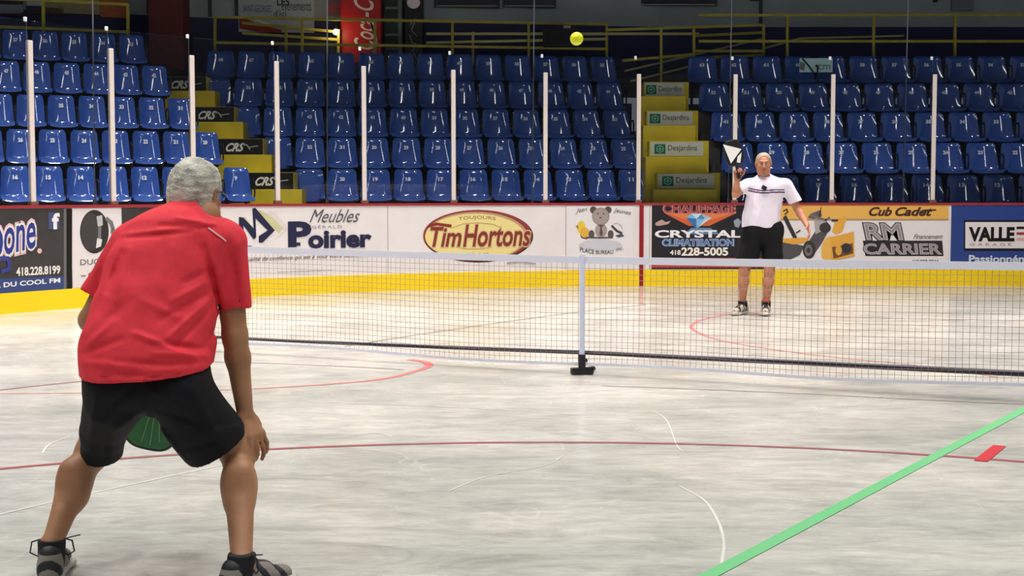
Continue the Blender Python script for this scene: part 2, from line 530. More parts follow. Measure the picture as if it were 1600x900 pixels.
def arm_bm():
    bm = bmesh.new()
    P = [(0, .02, .52), (0, -.02, .62), (0, -.08, .655), (0, -.22, .65), (0, -.275, .61), (0, -.27, .48), (0, -.24, .40), (0, -.05, .40)]
    tube(bm, [Vector((.245, p[1], p[2])) for p in P], .013, 6, closed=True)
    box(bm, (.245, -.14, .66), (.035, .2, .018), bev=.006)
    box(bm, (.245, -.01, .50), (.026, .05, .28), bev=.006)
    return bm
def bracket_bm():
    bm = bmesh.new()
    box(bm, (0, -.02, .36), (.44, .05, .05), bev=.008)
    box(bm, (-.16, -.0, .2), (.04, .06, .36), bev=.008); box(bm, (.16, -.0, .2), (.04, .06, .36), bev=.008)
    box(bm, (-.16, -.02, .01), (.1, .16, .02)); box(bm, (.16, -.02, .01), (.1, .16, .02))
    return bm
def bake(bm, name, m, smooth=True):
    me = bpy.data.meshes.new(name); bmesh.ops.recalc_face_normals(bm, faces=bm.faces[:]); bm.to_mesh(me); bm.free()
    if smooth:
        me.polygons.foreach_set('use_smooth', [True] * len(me.polygons)); me.set_sharp_from_angle(angle=math.radians(50))
    me.materials.append(m); return me
ME_BACK = bake(back_bm(), 'backrest', seat_blue); ME_PAN = bake(pan_bm(), 'seat', seat_blue)
ME_UP = bake(pan_up_bm(), 'seat', seat_blue); ME_ARM = bake(arm_bm(), 'armrest', black_pl); ME_BR = bake(bracket_bm(), 'bracket', steel_dk)
_num = {}
def num_mesh(s):
    if s in _num: return _num[s]
    bm = text_bm(s, -.034 if len(s) > 1 else -.016, .034 if len(s) > 1 else .016, .664, .716, offset=.05)
    for v in bm.verts:
        x, z = v.co.x, v.co.y
        v.co = Vector((x, .0175, z))
    for v in bm.verts:
        vv = (v.co.z - .40) / .44
        v.co.y = .10 * vv - .04 + .010 * math.sin(vv * 3) - .0165
    _num[s] = bake(bm, 'seat_number', tagw, False); return _num[s]
ORD = ['first', 'second', 'third', 'fourth', 'fifth', 'sixth', 'seventh', 'eighth', 'ninth', 'tenth', 'eleventh', 'twelfth',
       'thirteenth', 'fourteenth', 'fifteenth', 'sixteenth', 'seventeenth']
ROWN = ['front row', 'second row up', 'third row up', 'fourth row up', 'top row']
def seat(F, t, k, num, label, up=False):
    sc = F.pitch / .5
    r = empty('stadium_seat', F.at(t, DR * k, F.ztop - SEATH + F.rise * k), F.a)
    jit = random.uniform(-.012, .012); r.rotation_euler[2] += jit; r.scale = (sc, 1, 1)
    tag(r, label, 'seat', 'blue seats in the stands')
    for nm, me in (('backrest', ME_BACK), ('seat', ME_UP if up else ME_PAN), ('armrest', ME_ARM), ('bracket', ME_BR), ('seat_number', num_mesh(str(num)))):
        o = bpy.data.objects.new(nm, me); COL.objects.link(o); o.parent = r
    return r
for k in range(5):
    n = 0
    for i in range(9):                                                   # left stand, away from the left aisle
        t = TA[k] - i * FA.pitch
        seat(FA, t, k, 11 * k + 9 + i, 'blue plastic seat, left stand, %s, %s from the steps' % (ROWN[k], ORD[i]))
    nB = 0; t = TB[k] - .5
    if k < 4: seat(FB, t, k, 20, 'blue seat with folded-up pan beside left steps, middle stand, %s' % ROWN[k], up=True)
    t += .5; i = 0
    while t < TBR[k] + .05:
        seat(FB, t, k, 12 * k + 20 - i, 'blue plastic seat, middle stand, %s, %s open seat from left steps' % (ROWN[k], ORD[i]))
        t += FB.pitch; i += 1
    t = TC[k]; i = 0
    while i < 11:
        num = (19, 30, 41, 52, 63)[k] - i
        seat(FC, t, k, num, 'blue plastic seat, right stand, %s, %s from the sponsored steps' % (ROWN[k], ORD[i]))
        t += FC.pitch; i += 1

# ------------------------------------------------------------------ aisle steps with yellow risers
yel_step = mat('yellow_step_paint', (205, 186, 30), .55, var=.08, vscale=4)
def step_run(name, label, px_r, width, Sx, dz, depth=.42, shift=4):
    r = empty(name, (0, 0, 0)); out = []
    for k in range(4):
        for h in (0, 1):
            z = 1.395 + .25 * h + (.5 + dz) * k
            Y = Sx + DR * k + .325 * h
            P = W(px_r[k] + (0 if h == 0 else shift), 300, Y); xr = P.x
            bm = bmesh.new()
            wd_ = width[k]; box(bm, (xr - wd_ / 2, Y + depth / 2, z / 2 + .2), (wd_, depth, z - .4), bev=.006)
            o = obj('step', bm, yel_step, r)
            out.append((xr, Y, z))
    tag(r, label, 'stairs'); return r, out
run1, S1 = step_run('aisle_stairs', 'yellow-risered steps between left and middle stands with black sponsor panels', (472, 425, 381, 338), (.80, .80, .80, .80), 20.75, .02, shift=-13)
run2, S2 = step_run('aisle_stairs', 'yellow-risered steps between middle and right stands with pale sponsor panels', (1121, 1103, 1086, 1071), (.95, .92, .82, .73), 21.1, 0)
# dark side walls of the stairs
for nm, px in (('stair_side_wall', (472, 425, 381, 338)), ('stair_side_wall', (1121, 1103, 1086, 1071))):
    bm = bmesh.new(); left = px[0] < 800
    for k in range(4):
        Y = (20.75 if left else 21.1) + DR * k; x = W(px[k], 300, Y).x
        wdt = .62 if left else .42
        prism(bm, [(x + .005, Y + .12), (x + wdt, Y + .22), (x + wdt, Y + .22 + DR), (x + .005, Y + .12 + DR)], 0, 1.16 + .5 * k)
    bmesh.ops.recalc_face_normals(bm, faces=bm.faces[:])
    struct(obj('trim_1' if left else 'trim_2', bm, concrete))
w_sign = mat('sign_white', (200, 204, 194), .5); k_sign = mat('sign_black', (14, 14, 15), .4)
hts = ['lowest', 'second lowest', 'third lowest', 'topmost']
for k in range(4):
    xr, Y, z = S2[2 * k + 1]
    ps = PlaneSurf((xr, Y, 0), 0)
    sg = empty('step_sign', (xr - .4, Y, z - .12))
    bm = bmesh.new(); wk = (.95, .92, .82, .73)[k]; box(bm, (xr - .09 - (wk - .11) / 2, Y - .007, z - .125), (wk - .11, .012, .215))
    obj('sign_plate', bm, w_sign, sg)
    rel = lambda a, zz: (a, zz)
    sh = (.0, .03, .10, .17)[k]
    bm = poly_bm([(-.87 + sh, z - .20), (-.70 + sh, z - .20), (-.70 + sh, z - .05), (-.87 + sh, z - .05)])
    mapped('logo', bm, ps, .014, ink(20, 110, 80), sg)
    bm = bmesh.new()
    hx = [(-.785 + sh + .055 * math.cos(PI / 6 + q * PI / 3), z - .125 + .055 * math.sin(PI / 6 + q * PI / 3)) for q in range(7)]
    stroke_bm(bm, hx, .012); stroke_bm(bm, [(-.81 + sh, z - .125), (-.76 + sh, z - .125)], .012); stroke_bm(bm, [(-.785 + sh, z - .15), (-.785 + sh, z - .10)], .012)
    mapped('logo', bm, ps, .016, ink(150, 205, 180), sg)
    mapped('lettering', text_bm('Desjardins', -.66 + sh, -.20 + sh * .5, z - .175, z - .065, offset=.01), ps, .014, ink(70, 84, 74), sg)
    reloc(sg); tag(sg, 'pale Desjardins step panel with green square logo, %s of four' % hts[k], 'sign', 'step panels on the right steps')
    xr, Y, z = S1[2 * k + 1]
    ps = PlaneSurf((xr, Y, 0), 0)
    sg = empty('step_sign', (xr - .4, Y, z - .12))
    bm = bmesh.new(); box(bm, (xr - .395, Y - .007, z - .125), (.78, .012, .242)); obj('sign_plate', bm, k_sign, sg)
    mapped('lettering', text_bm('CRS', -.56, -.28, z - .19, z - .07, shear=.5, offset=.035), ps, .014, ink(225, 228, 228), sg)
    bm = bmesh.new(); stroke_bm(bm, [(-.30, z - .08), (-.24, z - .1), (-.2, z - .16)], .018); stroke_bm(bm, [(-.22, z - .13), (-.08, z - .11)], .012)
    mapped('logo', bm, ps, .014, ink(190, 190, 185), sg)
    reloc(sg); tag(sg, 'black step panel with white CRS lettering, %s of four' % hts[k], 'sign', 'step panels on the left steps')

# ------------------------------------------------------------------ concourse, back wall
def off_line(F, o): return (F.P + F.n * o, F.d)
def meet(a, b):
    (p, d), (q, e) = a, b
    den = d.x * e.y - d.y * e.x; t = ((q.x - p.x) * e.y - (q.y - p.y) * e.x) / den
    return p + d * t
la, lb, lc = off_line(FA, 5.0), off_line(FB, 4.0), off_line(FC, 5.0)
W0 = FA.P + FA.n * 5 - FA.d * 6; W1 = meet(la, lb); W2 = meet(lb, lc); W3 = Vector((11, lc[0].y, 0))
ea = off_line(FA, 2.75); eb = off_line(FB, 2.75); ec = off_line(FC, 2.75)
E0 = FA.P + FA.n * 2.75 - FA.d * 6
E1 = FA.at(TA[4] + .3, 2.75, 0); E2 = FB.at(TB[4] - .7, 2.75, 0); E3 = FB.at(TBR[4] + .1, 2.75, 0); E4 = FC.at(TC[4] - .3, 2.75, 0); E5 = Vector((11, FC.P.y + 2.75, 0))
bm = bmesh.new()
for q in ([E0, E1, W1, W0], [E1, E2, W1], [E2, E3, W2, W1], [E3, E4, W2], [E4, E5, W3, W2]):
    prism(bm, q, 3.1, 3.36)
bmesh.ops.recalc_face_normals(bm, faces=bm.faces[:])
struct(obj('floor_concourse', bm, concrete))
def wall_seg(name, a, b, z0, z1, m, o=0, th=.15):
    d = (b - a).normalized(); n = Vector((-d.y, d.x, 0))
    bm = bmesh.new(); a = a - n * o; b = b - n * o
    prism(bm, [a, b, b + n * th, a + n * th], z0, z1); bmesh.ops.recalc_face_normals(bm, faces=bm.faces[:])
    return struct(obj(name, bm, m))
for nm, a, b in (('left', W0, W1), ('back', W1, W2), ('right', W2, W3)):
    wall_seg('wall_' + nm, a, b, 3.3, 12, greywall)
    wall_seg('trim_blue_' + nm, a, b, 3.36, 4.40, darkblue, o=.03, th=.03)
# vertical sheet ribs of the grey wall (thin battens) on the left part
# ------------------------------------------------------------------ olive yellow handrails
olive = mat('olive_rail_paint', (158, 150, 48), .5, var=.12, vscale=6)
palebar = mat('worn_pale_rail', (176, 168, 110), .45)
def rail(label, runs, posts, m=olive, group='yellow handrails along the concourse', w_=.045):
    r = empty('handrail', (0, 0, 0))
    for a, b in runs:
        bm = bmesh.new(); beam(bm, a, b, w_, w_); obj('rail', bm, m, r)
    for a, b in posts:
        bm = bmesh.new(); beam(bm, a, b, w_ * .98, w_ * .98); obj('post', bm, m, r)
    allp = [Vector(p) for q in list(runs) + list(posts) for p in q]
    c = sum(allp, Vector()) / len(allp); c.z = min(p.z for p in allp); r.location = c; reloc(r)
    tag(r, label, 'handrail', group)
def rp(F, px, o, z): return F.at(F.along(px, o, z), o, z)
oA = oB = oC = 3.0
rail('olive yellow handrail above the left stand, ending left of the dark red column',
     [(rp(FA, -120, oA, 4.31), rp(FA, 201, oA, 4.31)), (rp(FA, -120, oA, 3.88), rp(FA, 201, oA, 3.88))],
     [(rp(FA, x, oA, 4.31), FA.at(FA.along(x, oA, 3.6), oA, 3.36)) for x in (-60, 68, 200)])
rail('long olive yellow handrail above the middle stand, in front of the red sign',
     [(rp(FB, 335, oB, 4.31), rp(FB, 950, oB, 4.31)), (rp(FB, 335, oB, 3.88), rp(FB, 950, oB, 3.88))],
     [(rp(FB, x, oB, 4.31), FB.at(FB.along(x, oB, 3.6), oB, 3.36)) for x in (336, 472, 586, 707, 826, 948)])
rail('olive yellow handrail above the right stand with numbered seats below',
     [(rp(FC, 1092, oC, 4.37), rp(FC, 1700, oC, 4.37)), (rp(FC, 1092, oC, 3.93), rp(FC, 1700, oC, 3.93))],
     [(rp(FC, x, oC, 4.37), FC.at(FC.along(x, oC, 3.6), oC, 3.36)) for x in (1230, 1365, 1492, 1640)])
# ramp rails behind
def q(px, py, Y): return W(px, py, Y)
rail('pale back handrail lower and behind the long middle rail', [(q(666, 53, 25.15), q(1092, 53, 25.4)), (q(666, 67, 25.15), q(948, 61, 25.4))],
     [(q(739, 50, 25.2), q(739, 108, 25.2))], palebar)
rail('short olive handrail sloping down to the warm bare bulb', [(q(378, 36, 24.7), q(528, 50, 25.0)), (q(378, 52, 24.7), q(528, 62, 25.0))],
     [(q(447, 40, 24.8), q(447, 85, 24.8)), (q(529, 46, 25.0), q(529, 92, 25.0))])
rail('boxy olive ramp railing above the sponsored steps', [(q(948, 47, 24.9), q(1195, 39, 24.9)), (q(972, 95, 24.7), q(1084, 85, 24.7)), (q(1084, 80, 24.7), q(1195, 80, 24.7)),
      (q(1084, 56, 25.2), q(1195, 51, 25.2)), (q(1084, 91, 25.1), q(1195, 86, 25.1))],
     [(q(1033, 45, 24.6), q(1033, 134, 24.6)), (q(1084, 44, 24.7), q(1084, 88, 24.7)), (q(1193, 40, 24.8), q(1193, 88, 24.8))])
rail('two pale sloping stair handrails at the top of the sponsored steps', [(q(976, 111, 24.6), q(1190, 61, 25.9)), (q(985, 127, 24.5), q(1077, 104, 24.9))], [], palebar, w_=.032)
rail('thin pale ramp handrail rising behind the right olive rail', [(q(1196, 75, 25.4), q(1250, 60, 25.4)), (q(1250, 60, 25.4), q(1412, 56, 25.4))], [], palebar, w_=.032)

# ------------------------------------------------------------------ columns and signs on the back wall
def column(name, label, cat, px0, px1, Y, z0, z1, m, dep=.5):
    a = W(px0, 300, Y).x; b = W(px1, 300, Y).x
    bm = bmesh.new(); box(bm, ((a + b) / 2, Y + dep / 2, (z0 + z1) / 2), (b - a, dep, z1 - z0), bev=.01)
    o = obj(name, bm, m); 
    if cat: tag(o, label, cat)
    return o
column('steel_column', 'plain dark red column at the top of the left steps', 'column', 236, 290, 23.6, 3.36, 12, mat('dark_red_paint', (84, 20, 16), .6, var=.12))
sg = empty('drinks_sign', (-2.8, 25.1, 3.36))
red = mat('sign_red', (178, 22, 30), .4, var=.05)
a = W(534, 300, 25.1).x; b = W(597, 300, 25.1).x
bm = bmesh.new(); box(bm, ((a + b) / 2, 25.3, 5.1), (b - a, .4, 3.48), bev=.03); obj('sign_panel', bm, red, sg)
PS = PlaneSurf((a, 25.1, 0), 0)
def vtext(s, surf, xm, z0, z1, hw, m, parent, shear=.35, offset=.02, o=.012, name='lettering'):
    bm = text_bm(s, z0, z1, -hw, hw, shear=shear, offset=offset)
    for v in bm.verts: v.co = Vector((xm - v.co.y, v.co.x, 0))
    return mapped(name, bm, surf, o, m, parent)
wht = ink(225, 215, 215)
vtext('Coca', PS, (b - a) * .58, 3.84, 4.38, .17, wht, sg, shear=.45, offset=.012)
vtext('-Cola', PS, (b - a) * .58, 4.40, 5.06, .17, wht, sg, shear=.45, offset=.012)
bm = bmesh.new(); stroke_bm(bm, [((b - a) * .82 + .05 * math.sin(t / 12 * PI * 1.5), 3.80 + t * .045) for t in range(13)], .035)
mapped('lettering', bm, PS, .012, wht, sg)
reloc(sg); tag(sg, 'tall red Coca-Cola sign with white upright script behind the rail', 'sign')
# black narrow banner
sg = empty('narrow_banner', (0, 0, 0)); Y = 25.35
a = W(633, 300, Y).x; b = W(662, 300, Y).x
bm = bmesh.new(); box(bm, ((a + b) / 2, Y + .15, 4.8), (b - a, .3, 2.86), bev=.02); obj('banner_panel', bm, k_sign, sg)
PS = PlaneSurf((a, Y, 0), 0)
bm = bmesh.new(); cx = (b - a) / 2
for (x0, z0, x1, z1) in ((-.06, 4.3, .05, 4.42), (.05, 4.42, -.04, 4.2), (-.04, 4.2, .06, 4.1), (-.05, 4.0, .04, 3.96), (.04, 3.96, -.02, 3.84), (-.07, 4.12, -.03, 4.0), (.0, 3.8, .05, 3.7), (-.05, 3.7, .03, 3.62)):
    stroke_bm(bm, [(cx + x0, z0), (cx + x1, z1)], .025)
mapped('lettering', bm, PS, .012, ink(120, 120, 120), sg)
lamp_disc = bmesh.new(); bmesh.ops.create_circle(lamp_disc, cap_ends=True, segments=20, radius=.115)
for v in lamp_disc.verts: v.co = Vector((v.co.x + cx, v.co.y * .9 + 4.68, 0))
mapped('logo', lamp_disc, PS, .013, ink(240, 225, 230), sg)
sg.location = ((a + b) / 2, Y, 3.36); reloc(sg); tag(sg, 'narrow black banner with grey script right of the red sign', 'banner')
# bay of grey-green shelving/door between
sg = empty('utility_door', (0, 0, 0)); Y = 25.6
a = W(601, 300, Y).x; b = W(631, 300, Y).x
bm = bmesh.new(); box(bm, ((a + b) / 2, Y + .04, 4.7), (b - a, .08, 2.68), bev=.01); obj('door_leaf', bm, mat('greygreen_door', (52, 72, 66), .6), sg)
bm = bmesh.new()
for z in (3.9, 4.15, 4.62, 4.78): box(bm, ((a + b) / 2 - .02, Y - .01, z), ((b - a) * .7, .03, .04))
obj('louvre', bm, mat('pale_green_metal', (120, 140, 130), .5), sg)
bm = bmesh.new(); box(bm, (b - .05, Y - .012, 4.9), (.07, .03, 2.2)); obj('door_frame', bm, mat('pale_green_metal', (120, 140, 130), .5), sg)
sg.location = ((a + b) / 2, Y, 3.36); reloc(sg); tag(sg, 'grey-green louvred door between red sign and black banner', 'door')

WL = PlaneSurf(W0, FA.a); WB = PlaneSurf(W1, FB.a); WC = PlaneSurf(W2, 0)
def wsign(name, label, cat, surf, x0, y0, x1, y1, m, th=.03, extra=None):
    A = surf.local(x0, y1); B = surf.local(x1, y0)
    e = empty(name, surf.world((A[0] + B[0]) / 2, A[1], .02))
    zt = max(B[1], A[1] + .05)
    bm = poly_bm([(A[0], A[1]), (B[0], A[1]), (B[0], zt), (A[0], zt)])
    bmesh.ops.dissolve_faces(bm, faces=bm.faces[:])
    r = bmesh.ops.extrude_face_region(bm, geom=bm.faces[:])
    for v in [g_ for g_ in r['geom'] if isinstance(g_, bmesh.types.BMVert)]: v.co.z -= th
    bmesh.ops.recalc_face_normals(bm, faces=bm.faces[:])
    mapped('sign_panel', bm, surf, .06, m, e)
    if extra: extra(e)
    reloc(e); tag(e, label, cat); return e
def ex(e):
    for x in range(-4, 33, 4): stroke('lettering', WL, [(x, 9), (x + 2, 19)], .05, ink(150, 160, 165), e, .064)
    stroke('lettering', WL, [(-6, 20), (32, 20)], .03, ink(150, 160, 165), e, .064)
wsign('wall_sign', 'dark sign with pale lettering at the far left of the wall', 'sign', WL, -60, -60, 34, 22, mat('sign_charcoal', (22, 26, 40), .5), extra=ex)
wsign('wall_sign', 'small white and pale blue sign above the left rail', 'sign', WL, 41, -40, 66, 9, mat('sign_paleblue', (170, 190, 205), .5))
wsign('wall_sign', 'beige stepped banner left of the orange banner', 'sign', WL, 70, -50, 154, 20, mat('banner_beige', (158, 146, 110), .6, var=.1))
wsign('wall_sign', 'dark brown strip sign under the beige banner', 'sign', WL, 41, 13, 99, 22, mat('sign_brown', (38, 26, 24), .5))
wsign('wall_sign', 'orange banner beside the end of the left rail', 'sign', WL, 156, -50, 196, 27, mat('banner_orange', (190, 106, 52), .6, var=.1))
def ex(e):
    text('lettering', WB, 'LES', 433, -2, 452, 9, ink(40, 44, 70), e, o=.064, offset=.02)
    text('lettering', WB, 'événements', 440, 3, 486, 17, ink(60, 66, 84), e, o=.064)
    text('lettering', WB, "d'ici", 428, 17, 447, 26, ink(50, 56, 74), e, o=.064)
    text('lettering', WB, 'SAINT-GEORGES', 380, 9, 424, 19, ink(70, 90, 130), e, o=.064)
    pl('logo', WB, [(374, 25), (408, 40), (440, 47), (440, 52), (400, 50), (374, 45)], ink(150, 56, 40), e, .064)
    pl('logo', WB, [(374, 23), (384, 25), (440, 44), (420, 41)], ink(215, 215, 205), e, .066)
wsign('wall_sign', 'white events banner with dark lettering and rust red swoosh', 'sign', WB, 373, -50, 490, 50, mat('banner_white', (172, 184, 190), .5), extra=ex)
wsign('wall_sign', 'small pink and grey notice left of the red sign', 'sign', WB, 512, 4, 533, 23, mat('sign_pink', (176, 92, 100), .6))
black_fr = mat('black_frame', (18, 18, 22), .35); pic = mat('dark_picture', (40, 42, 54), .25)
def framed(label, surf, x0, x1, y1, xs=()):
    def ex(e):
        rect('picture', surf, x0 + 6, -60, x1 - 6, y1 - 4, pic, e, .066)
        rect('picture_mount', surf, x0 + 3, y1 - 3, x1 - 3, y1 - 1, ink(150, 150, 150), e, .068)
    wsign('framed_picture', label, 'picture', surf, x0, -60, x1, y1, black_fr, extra=ex)
framed('wide dark framed picture right of the black banner', WB, 678, 780, 12)
framed('grey framed panel near the ball at the top edge', WB, 785, 868, 12)
framed('long framed picture at the top edge above the ramp', WC, 917, 1120, 10)
wsign('wall_box', 'square grey metal box on the wall at upper right', 'electrical box', WC, 1485, -15, 1520, 17, mat('box_grey', (118, 122, 124), .4, metal=.3), th=.1)
wsign('wall_fixture', 'tiny black fixture left of the grey wall box', 'fixture', WC, 1458, -8, 1464, 4, black_fr, th=.1)
wsign('wall_fixture', 'small dark fixture at the top edge above the ramp', 'fixture', WC, 1172, -8, 1186, 2, black_fr, th=.1)
# battens on the wall
for i, (surf, x) in enumerate(((WL, 232), (WL, 328), (WB, 370), (WC, 1188))):
    A = surf.local(x, 36)
    bm = poly_bm([(A[0] - .03, 4.42), (A[0] + .03, 4.42), (A[0] + .03, 7), (A[0] - .03, 7)])
    bmesh.ops.solidify(bm, geom=bm.faces[:], thickness=.02)
    struct(mapped('trim_%d' % (10 + i), bm, surf, .04, mat('batten_dark', (60, 66, 70), .7), None))
# bare warm bulb at the rail end
b_ = empty('bare_bulb', q(525, 50, 24.9)); P = q(525, 50, 24.9)
bm = bmesh.new(); bmesh.ops.create_uvsphere(bm, u_segments=16, v_segments=12, radius=.052, matrix=Matrix.Translation(P))
obj('bulb', bm, mat('bulb_glow', (255, 214, 140), .3, emit=14), b_, True)
bm = bmesh.new(); tube(bm, [P + Vector((0, 0, .04)), P + Vector((0, 0, .1)), P + Vector((0, .03, .14))], .022, 10); obj('lamp_socket', bm, black_pl, b_, True)
reloc(b_); tag(b_, 'glowing warm bare bulb on the rail beside the red sign', 'lamp')
l = bpy.data.lights.new('bulb_light', 'POINT'); l.energy = 2.5; l.color = (1, .75, .4); l.shadow_soft_size = .06
o = bpy.data.objects.new('bulb_light', l); COL.objects.link(o); o.location = P - Vector((0, .12, 0))
# black box on the rail
sp = empty('loudspeaker', q(876, 74, 24.75)); 
A = q(848, 74, 24.7); B = q(905, 46, 24.7)
bm = bmesh.new(); box(bm, ((A.x + B.x) / 2, 24.62, (A.z + B.z) / 2), (B.x - A.x, .22, B.z - A.z), bev=.02); obj('cabinet', bm, mat('speaker_black', (20, 21, 26), .6), sp)
bm = bmesh.new(); box(bm, ((A.x + B.x) / 2, 24.5, (A.z + B.z) / 2), ((B.x - A.x) * .9, .02, (B.z - A.z) * .82)); obj('grille', bm, mat('speaker_grille', (28, 29, 34), .8, bump=.5, bscale=300), sp)
bm = bmesh.new(); box(bm, ((A.x + B.x) / 2 + .1, 24.62, B.z + .03), (.12, .05, .05)); obj('bracket', bm, mat('sign_pale', (170, 160, 140), .5), sp)
reloc(sp); tag(sp, 'black loudspeaker box hung on the yellow rail above middle stand', 'loudspeaker')
# small pale sign laid against the top row seats of the right stand
A = q(1249, 113, 24.02); B = q(1301, 91, 24.02)
sg = empty('seat_sign', ((A.x + B.x) / 2, 24.02, A.z))
bm = bmesh.new(); box(bm, ((A.x + B.x) / 2, 24.02, (A.z + B.z) / 2), (B.x - A.x, .02, B.z - A.z), bev=.008); obj('sign_panel', bm, mat('sign_cyan', (205, 245, 248), .35), sg)
PSs = PlaneSurf((A.x, 24.0, 0), 0)
stroke('lettering', PSs, [(1254, 92), (1262, 101), (1270, 112)], .03, ink(40, 60, 66), sg, .004)
text('lettering', PSs, 'cm', 1278, 101, 1297, 109, ink(90, 140, 145), sg, o=.004)
pl('logo', PSs, [(1250, 96), (1258, 100), (1256, 111), (1250, 108)], ink(120, 130, 132), sg, .004)
reloc(sg); tag(sg, 'small pale turquoise sign among the top row seats of right stand', 'sign')
# ================================================================== RINK BOARDS, SIGNS, GLASS
def strip(name, a0, a1, o0, o1, z0, z1, m, parent=None):
    """solid strip following the boards between arc positions a0..a1"""
    bm = bmesh.new(); n = max(2, int((a1 - a0) / .12)); prev = None
    for i in range(n + 1):
        a = a0 + (a1 - a0) * i / n
        r = [bm.verts.new(BS.world(a, z, o)) for o, z in ((o0, z0), (o1, z0), (o1, z1), (o0, z1))]
        if prev:
            for k in range(4): bm.faces.new((prev[k], prev[(k + 1) % 4], r[(k + 1) % 4], r[k]))
        else: bm.faces.new(r)
        prev = r
    bm.faces.new(prev[::-1]); bmesh.ops.recalc_face_normals(bm, faces=bm.faces[:])
    return obj(name, bm, m, parent, True)
AL, AR = -13.5, 6.5
ZB = 1.19
board_white = mat('board_white', (236, 232, 233), .30, spec=.5, var=.03, vscale=3)
rb = empty('rink_boards', BS.world(-4, 0, 0))
strip('board_face', AL, AR, -.10, 0, 0, ZB - .02, board_white, rb)
strip('kick_plate', AL, AR, -.02, .012, 0, .232, mat('kick_plate_yellow', (255, 220, 8), .4), rb)
strip('cap_rail', AL, AR, -.12, .012, ZB - .022, ZB + .012, mat('cap_rail_red', (158, 44, 56), .4), rb)
x_, _ = BS.local(1002, 380)
strip('goal_line_mark', x_ - .03, x_ + .03, -.01, .016, 0, ZB - .02, mat('board_red_line', (150, 22, 36), .35), rb)
bm = bmesh.new()
for px in (606, 884, 1015, 345):                                       # panel joints
    a_, _ = BS.local(px, 380)
    for v in (0,): 
        c = [BS.world(a_ - .004, .24, .002), BS.world(a_ + .004, .24, .002), BS.world(a_ + .004, ZB - .03, .002), BS.world(a_ - .004, ZB - .03, .002)]
        bm.faces.new([bm.verts.new(p) for p in c])
obj('joint', bm, ink(150, 146, 146), rb)
reloc(rb); tag(rb, 'curved white rink boards with yellow kick plate and red cap rail', 'rink boards')

ADS = []
def ad(label, px0, px1, m, z1=ZB - .025, z0=.24, mk=True):
    a0, _ = BS.local(px0, 400); a1, _ = BS.local(px1, 400)
    e = empty('advertising_panel', BS.world((a0 + a1) / 2, z0, 0))
    if mk:
        bm = poly_bm([(a0, z0), (a1, z0), (a1, z1), (a0, z1)])
        mapped('panel', bm, BS, .004, m, e)
    tag(e, label, 'advertising panel', 'advertising panels on the rink boards'); ADS.append(e)
    return e
P_ = lambda n, pix, c, e, o=.006: pl(n, BS, pix, ink(*c), e, o)
T_ = lambda s, x0, y0, x1, y1, c, e, o=.008, n='lettering', **k: text(n, BS, s, x0, y0, x1, y1, ink(*c), e, o, **k)
R_ = lambda n, x0, y0, x1, y1, c, e, o=.006: rect(n, BS, x0, y0, x1, y1, ink(*c), e, o)
O_ = lambda nm, cx, cy, rx, ry, c, e, o=.006, **k: oval(nm, BS, cx, cy, rx, ry, ink(*c), e, o, **k)
S_ = lambda n, pix, wd, c, e, o=.010: stroke(n, BS, pix, wd, ink(*c), e, o)

# 1 dark radio panel
e = ad('dark grey radio panel at far left with blue italic name and phone number', -70, 112, mat('panel_charcoal', (62, 60, 60), .3, var=.12, vscale=6))
P_('band', [(-60, 438), (112, 431), (112, 454), (-60, 464)], (58, 74, 130), e)
R_('band_edge', 99, 326, 103, 452, (110, 110, 112), e, .007)
P_('band_edge', [(104, 326), (112, 326), (112, 452), (104, 452)], (24, 22, 22), e, .007)
for o_, c_, of in ((.008, (226, 190, 190), .09), (.010, (236, 236, 240), .055), (.012, (52, 60, 140), .015)):
    T_('one', 6, 357, 54, 398, c_, e, o_, offset=of, shear=.1, slope=.07)
    T_('b', -18, 335, 2, 404, c_, e, o_, offset=of, shear=.1)
S_('lettering', [(0, 404), (12, 404), (14, 420), (2, 424)], .05, (58, 66, 140), e, .012)
O_('lettering', 61, 392, 3.6, 4, (226, 190, 185), e, .009)
T_('418.228.8199', 25, 415, 93, 431, (236, 234, 230), e, offset=.03)
T_('APPEL DU COOL FM', -40, 437, 93, 453, (232, 234, 240), e, offset=.03, slope=.02)
R_('logo', 75, 332, 92, 358, (74, 84, 122), e, .007)
T_('f', 82, 334, 91, 357, (240, 240, 244), e, .009, offset=.04, n='logo')
# 2 white panel with round black object
e = ad('white panel with large round dark glossy disc, partly behind the red-shirted man', 114, 190, mat('panel_white', (232, 226, 228), .3))
O_('logo', 147, 362, 22.5, 34, (52, 50, 50), e)
O_('logo', 141, 362, 15, 30, (68, 66, 66), e, .008)
P_('logo', [(150, 338), (159, 336), (160, 352), (152, 354)], (190, 190, 192), e, .010)
P_('logo', [(151, 372), (159, 374), (157, 385), (149, 388)], (220, 220, 222), e, .010)
P_('logo', [(153, 342), (158, 342), (157, 382), (152, 382)], (120, 118, 120), e, .009)
S_('logo', [(166, 342), (173, 348), (176, 358), (175, 364)], .05, (120, 118, 120), e, .009)
T_('DUQUET', 125, 403, 184, 416, (96, 92, 94), e)
S_('lettering', [(126, 431), (133, 431)], .012, (130, 120, 120), e)
T_('06', 138, 425, 156, 436, (60, 56, 56), e, offset=.03)
# 3 dark panel behind head
e = ad('plain smoky black panel immediately left of the red-shirted man\'s head', 191, 344, mat('panel_smoke', (66, 62, 62), .3, var=.25, vscale=2.5))
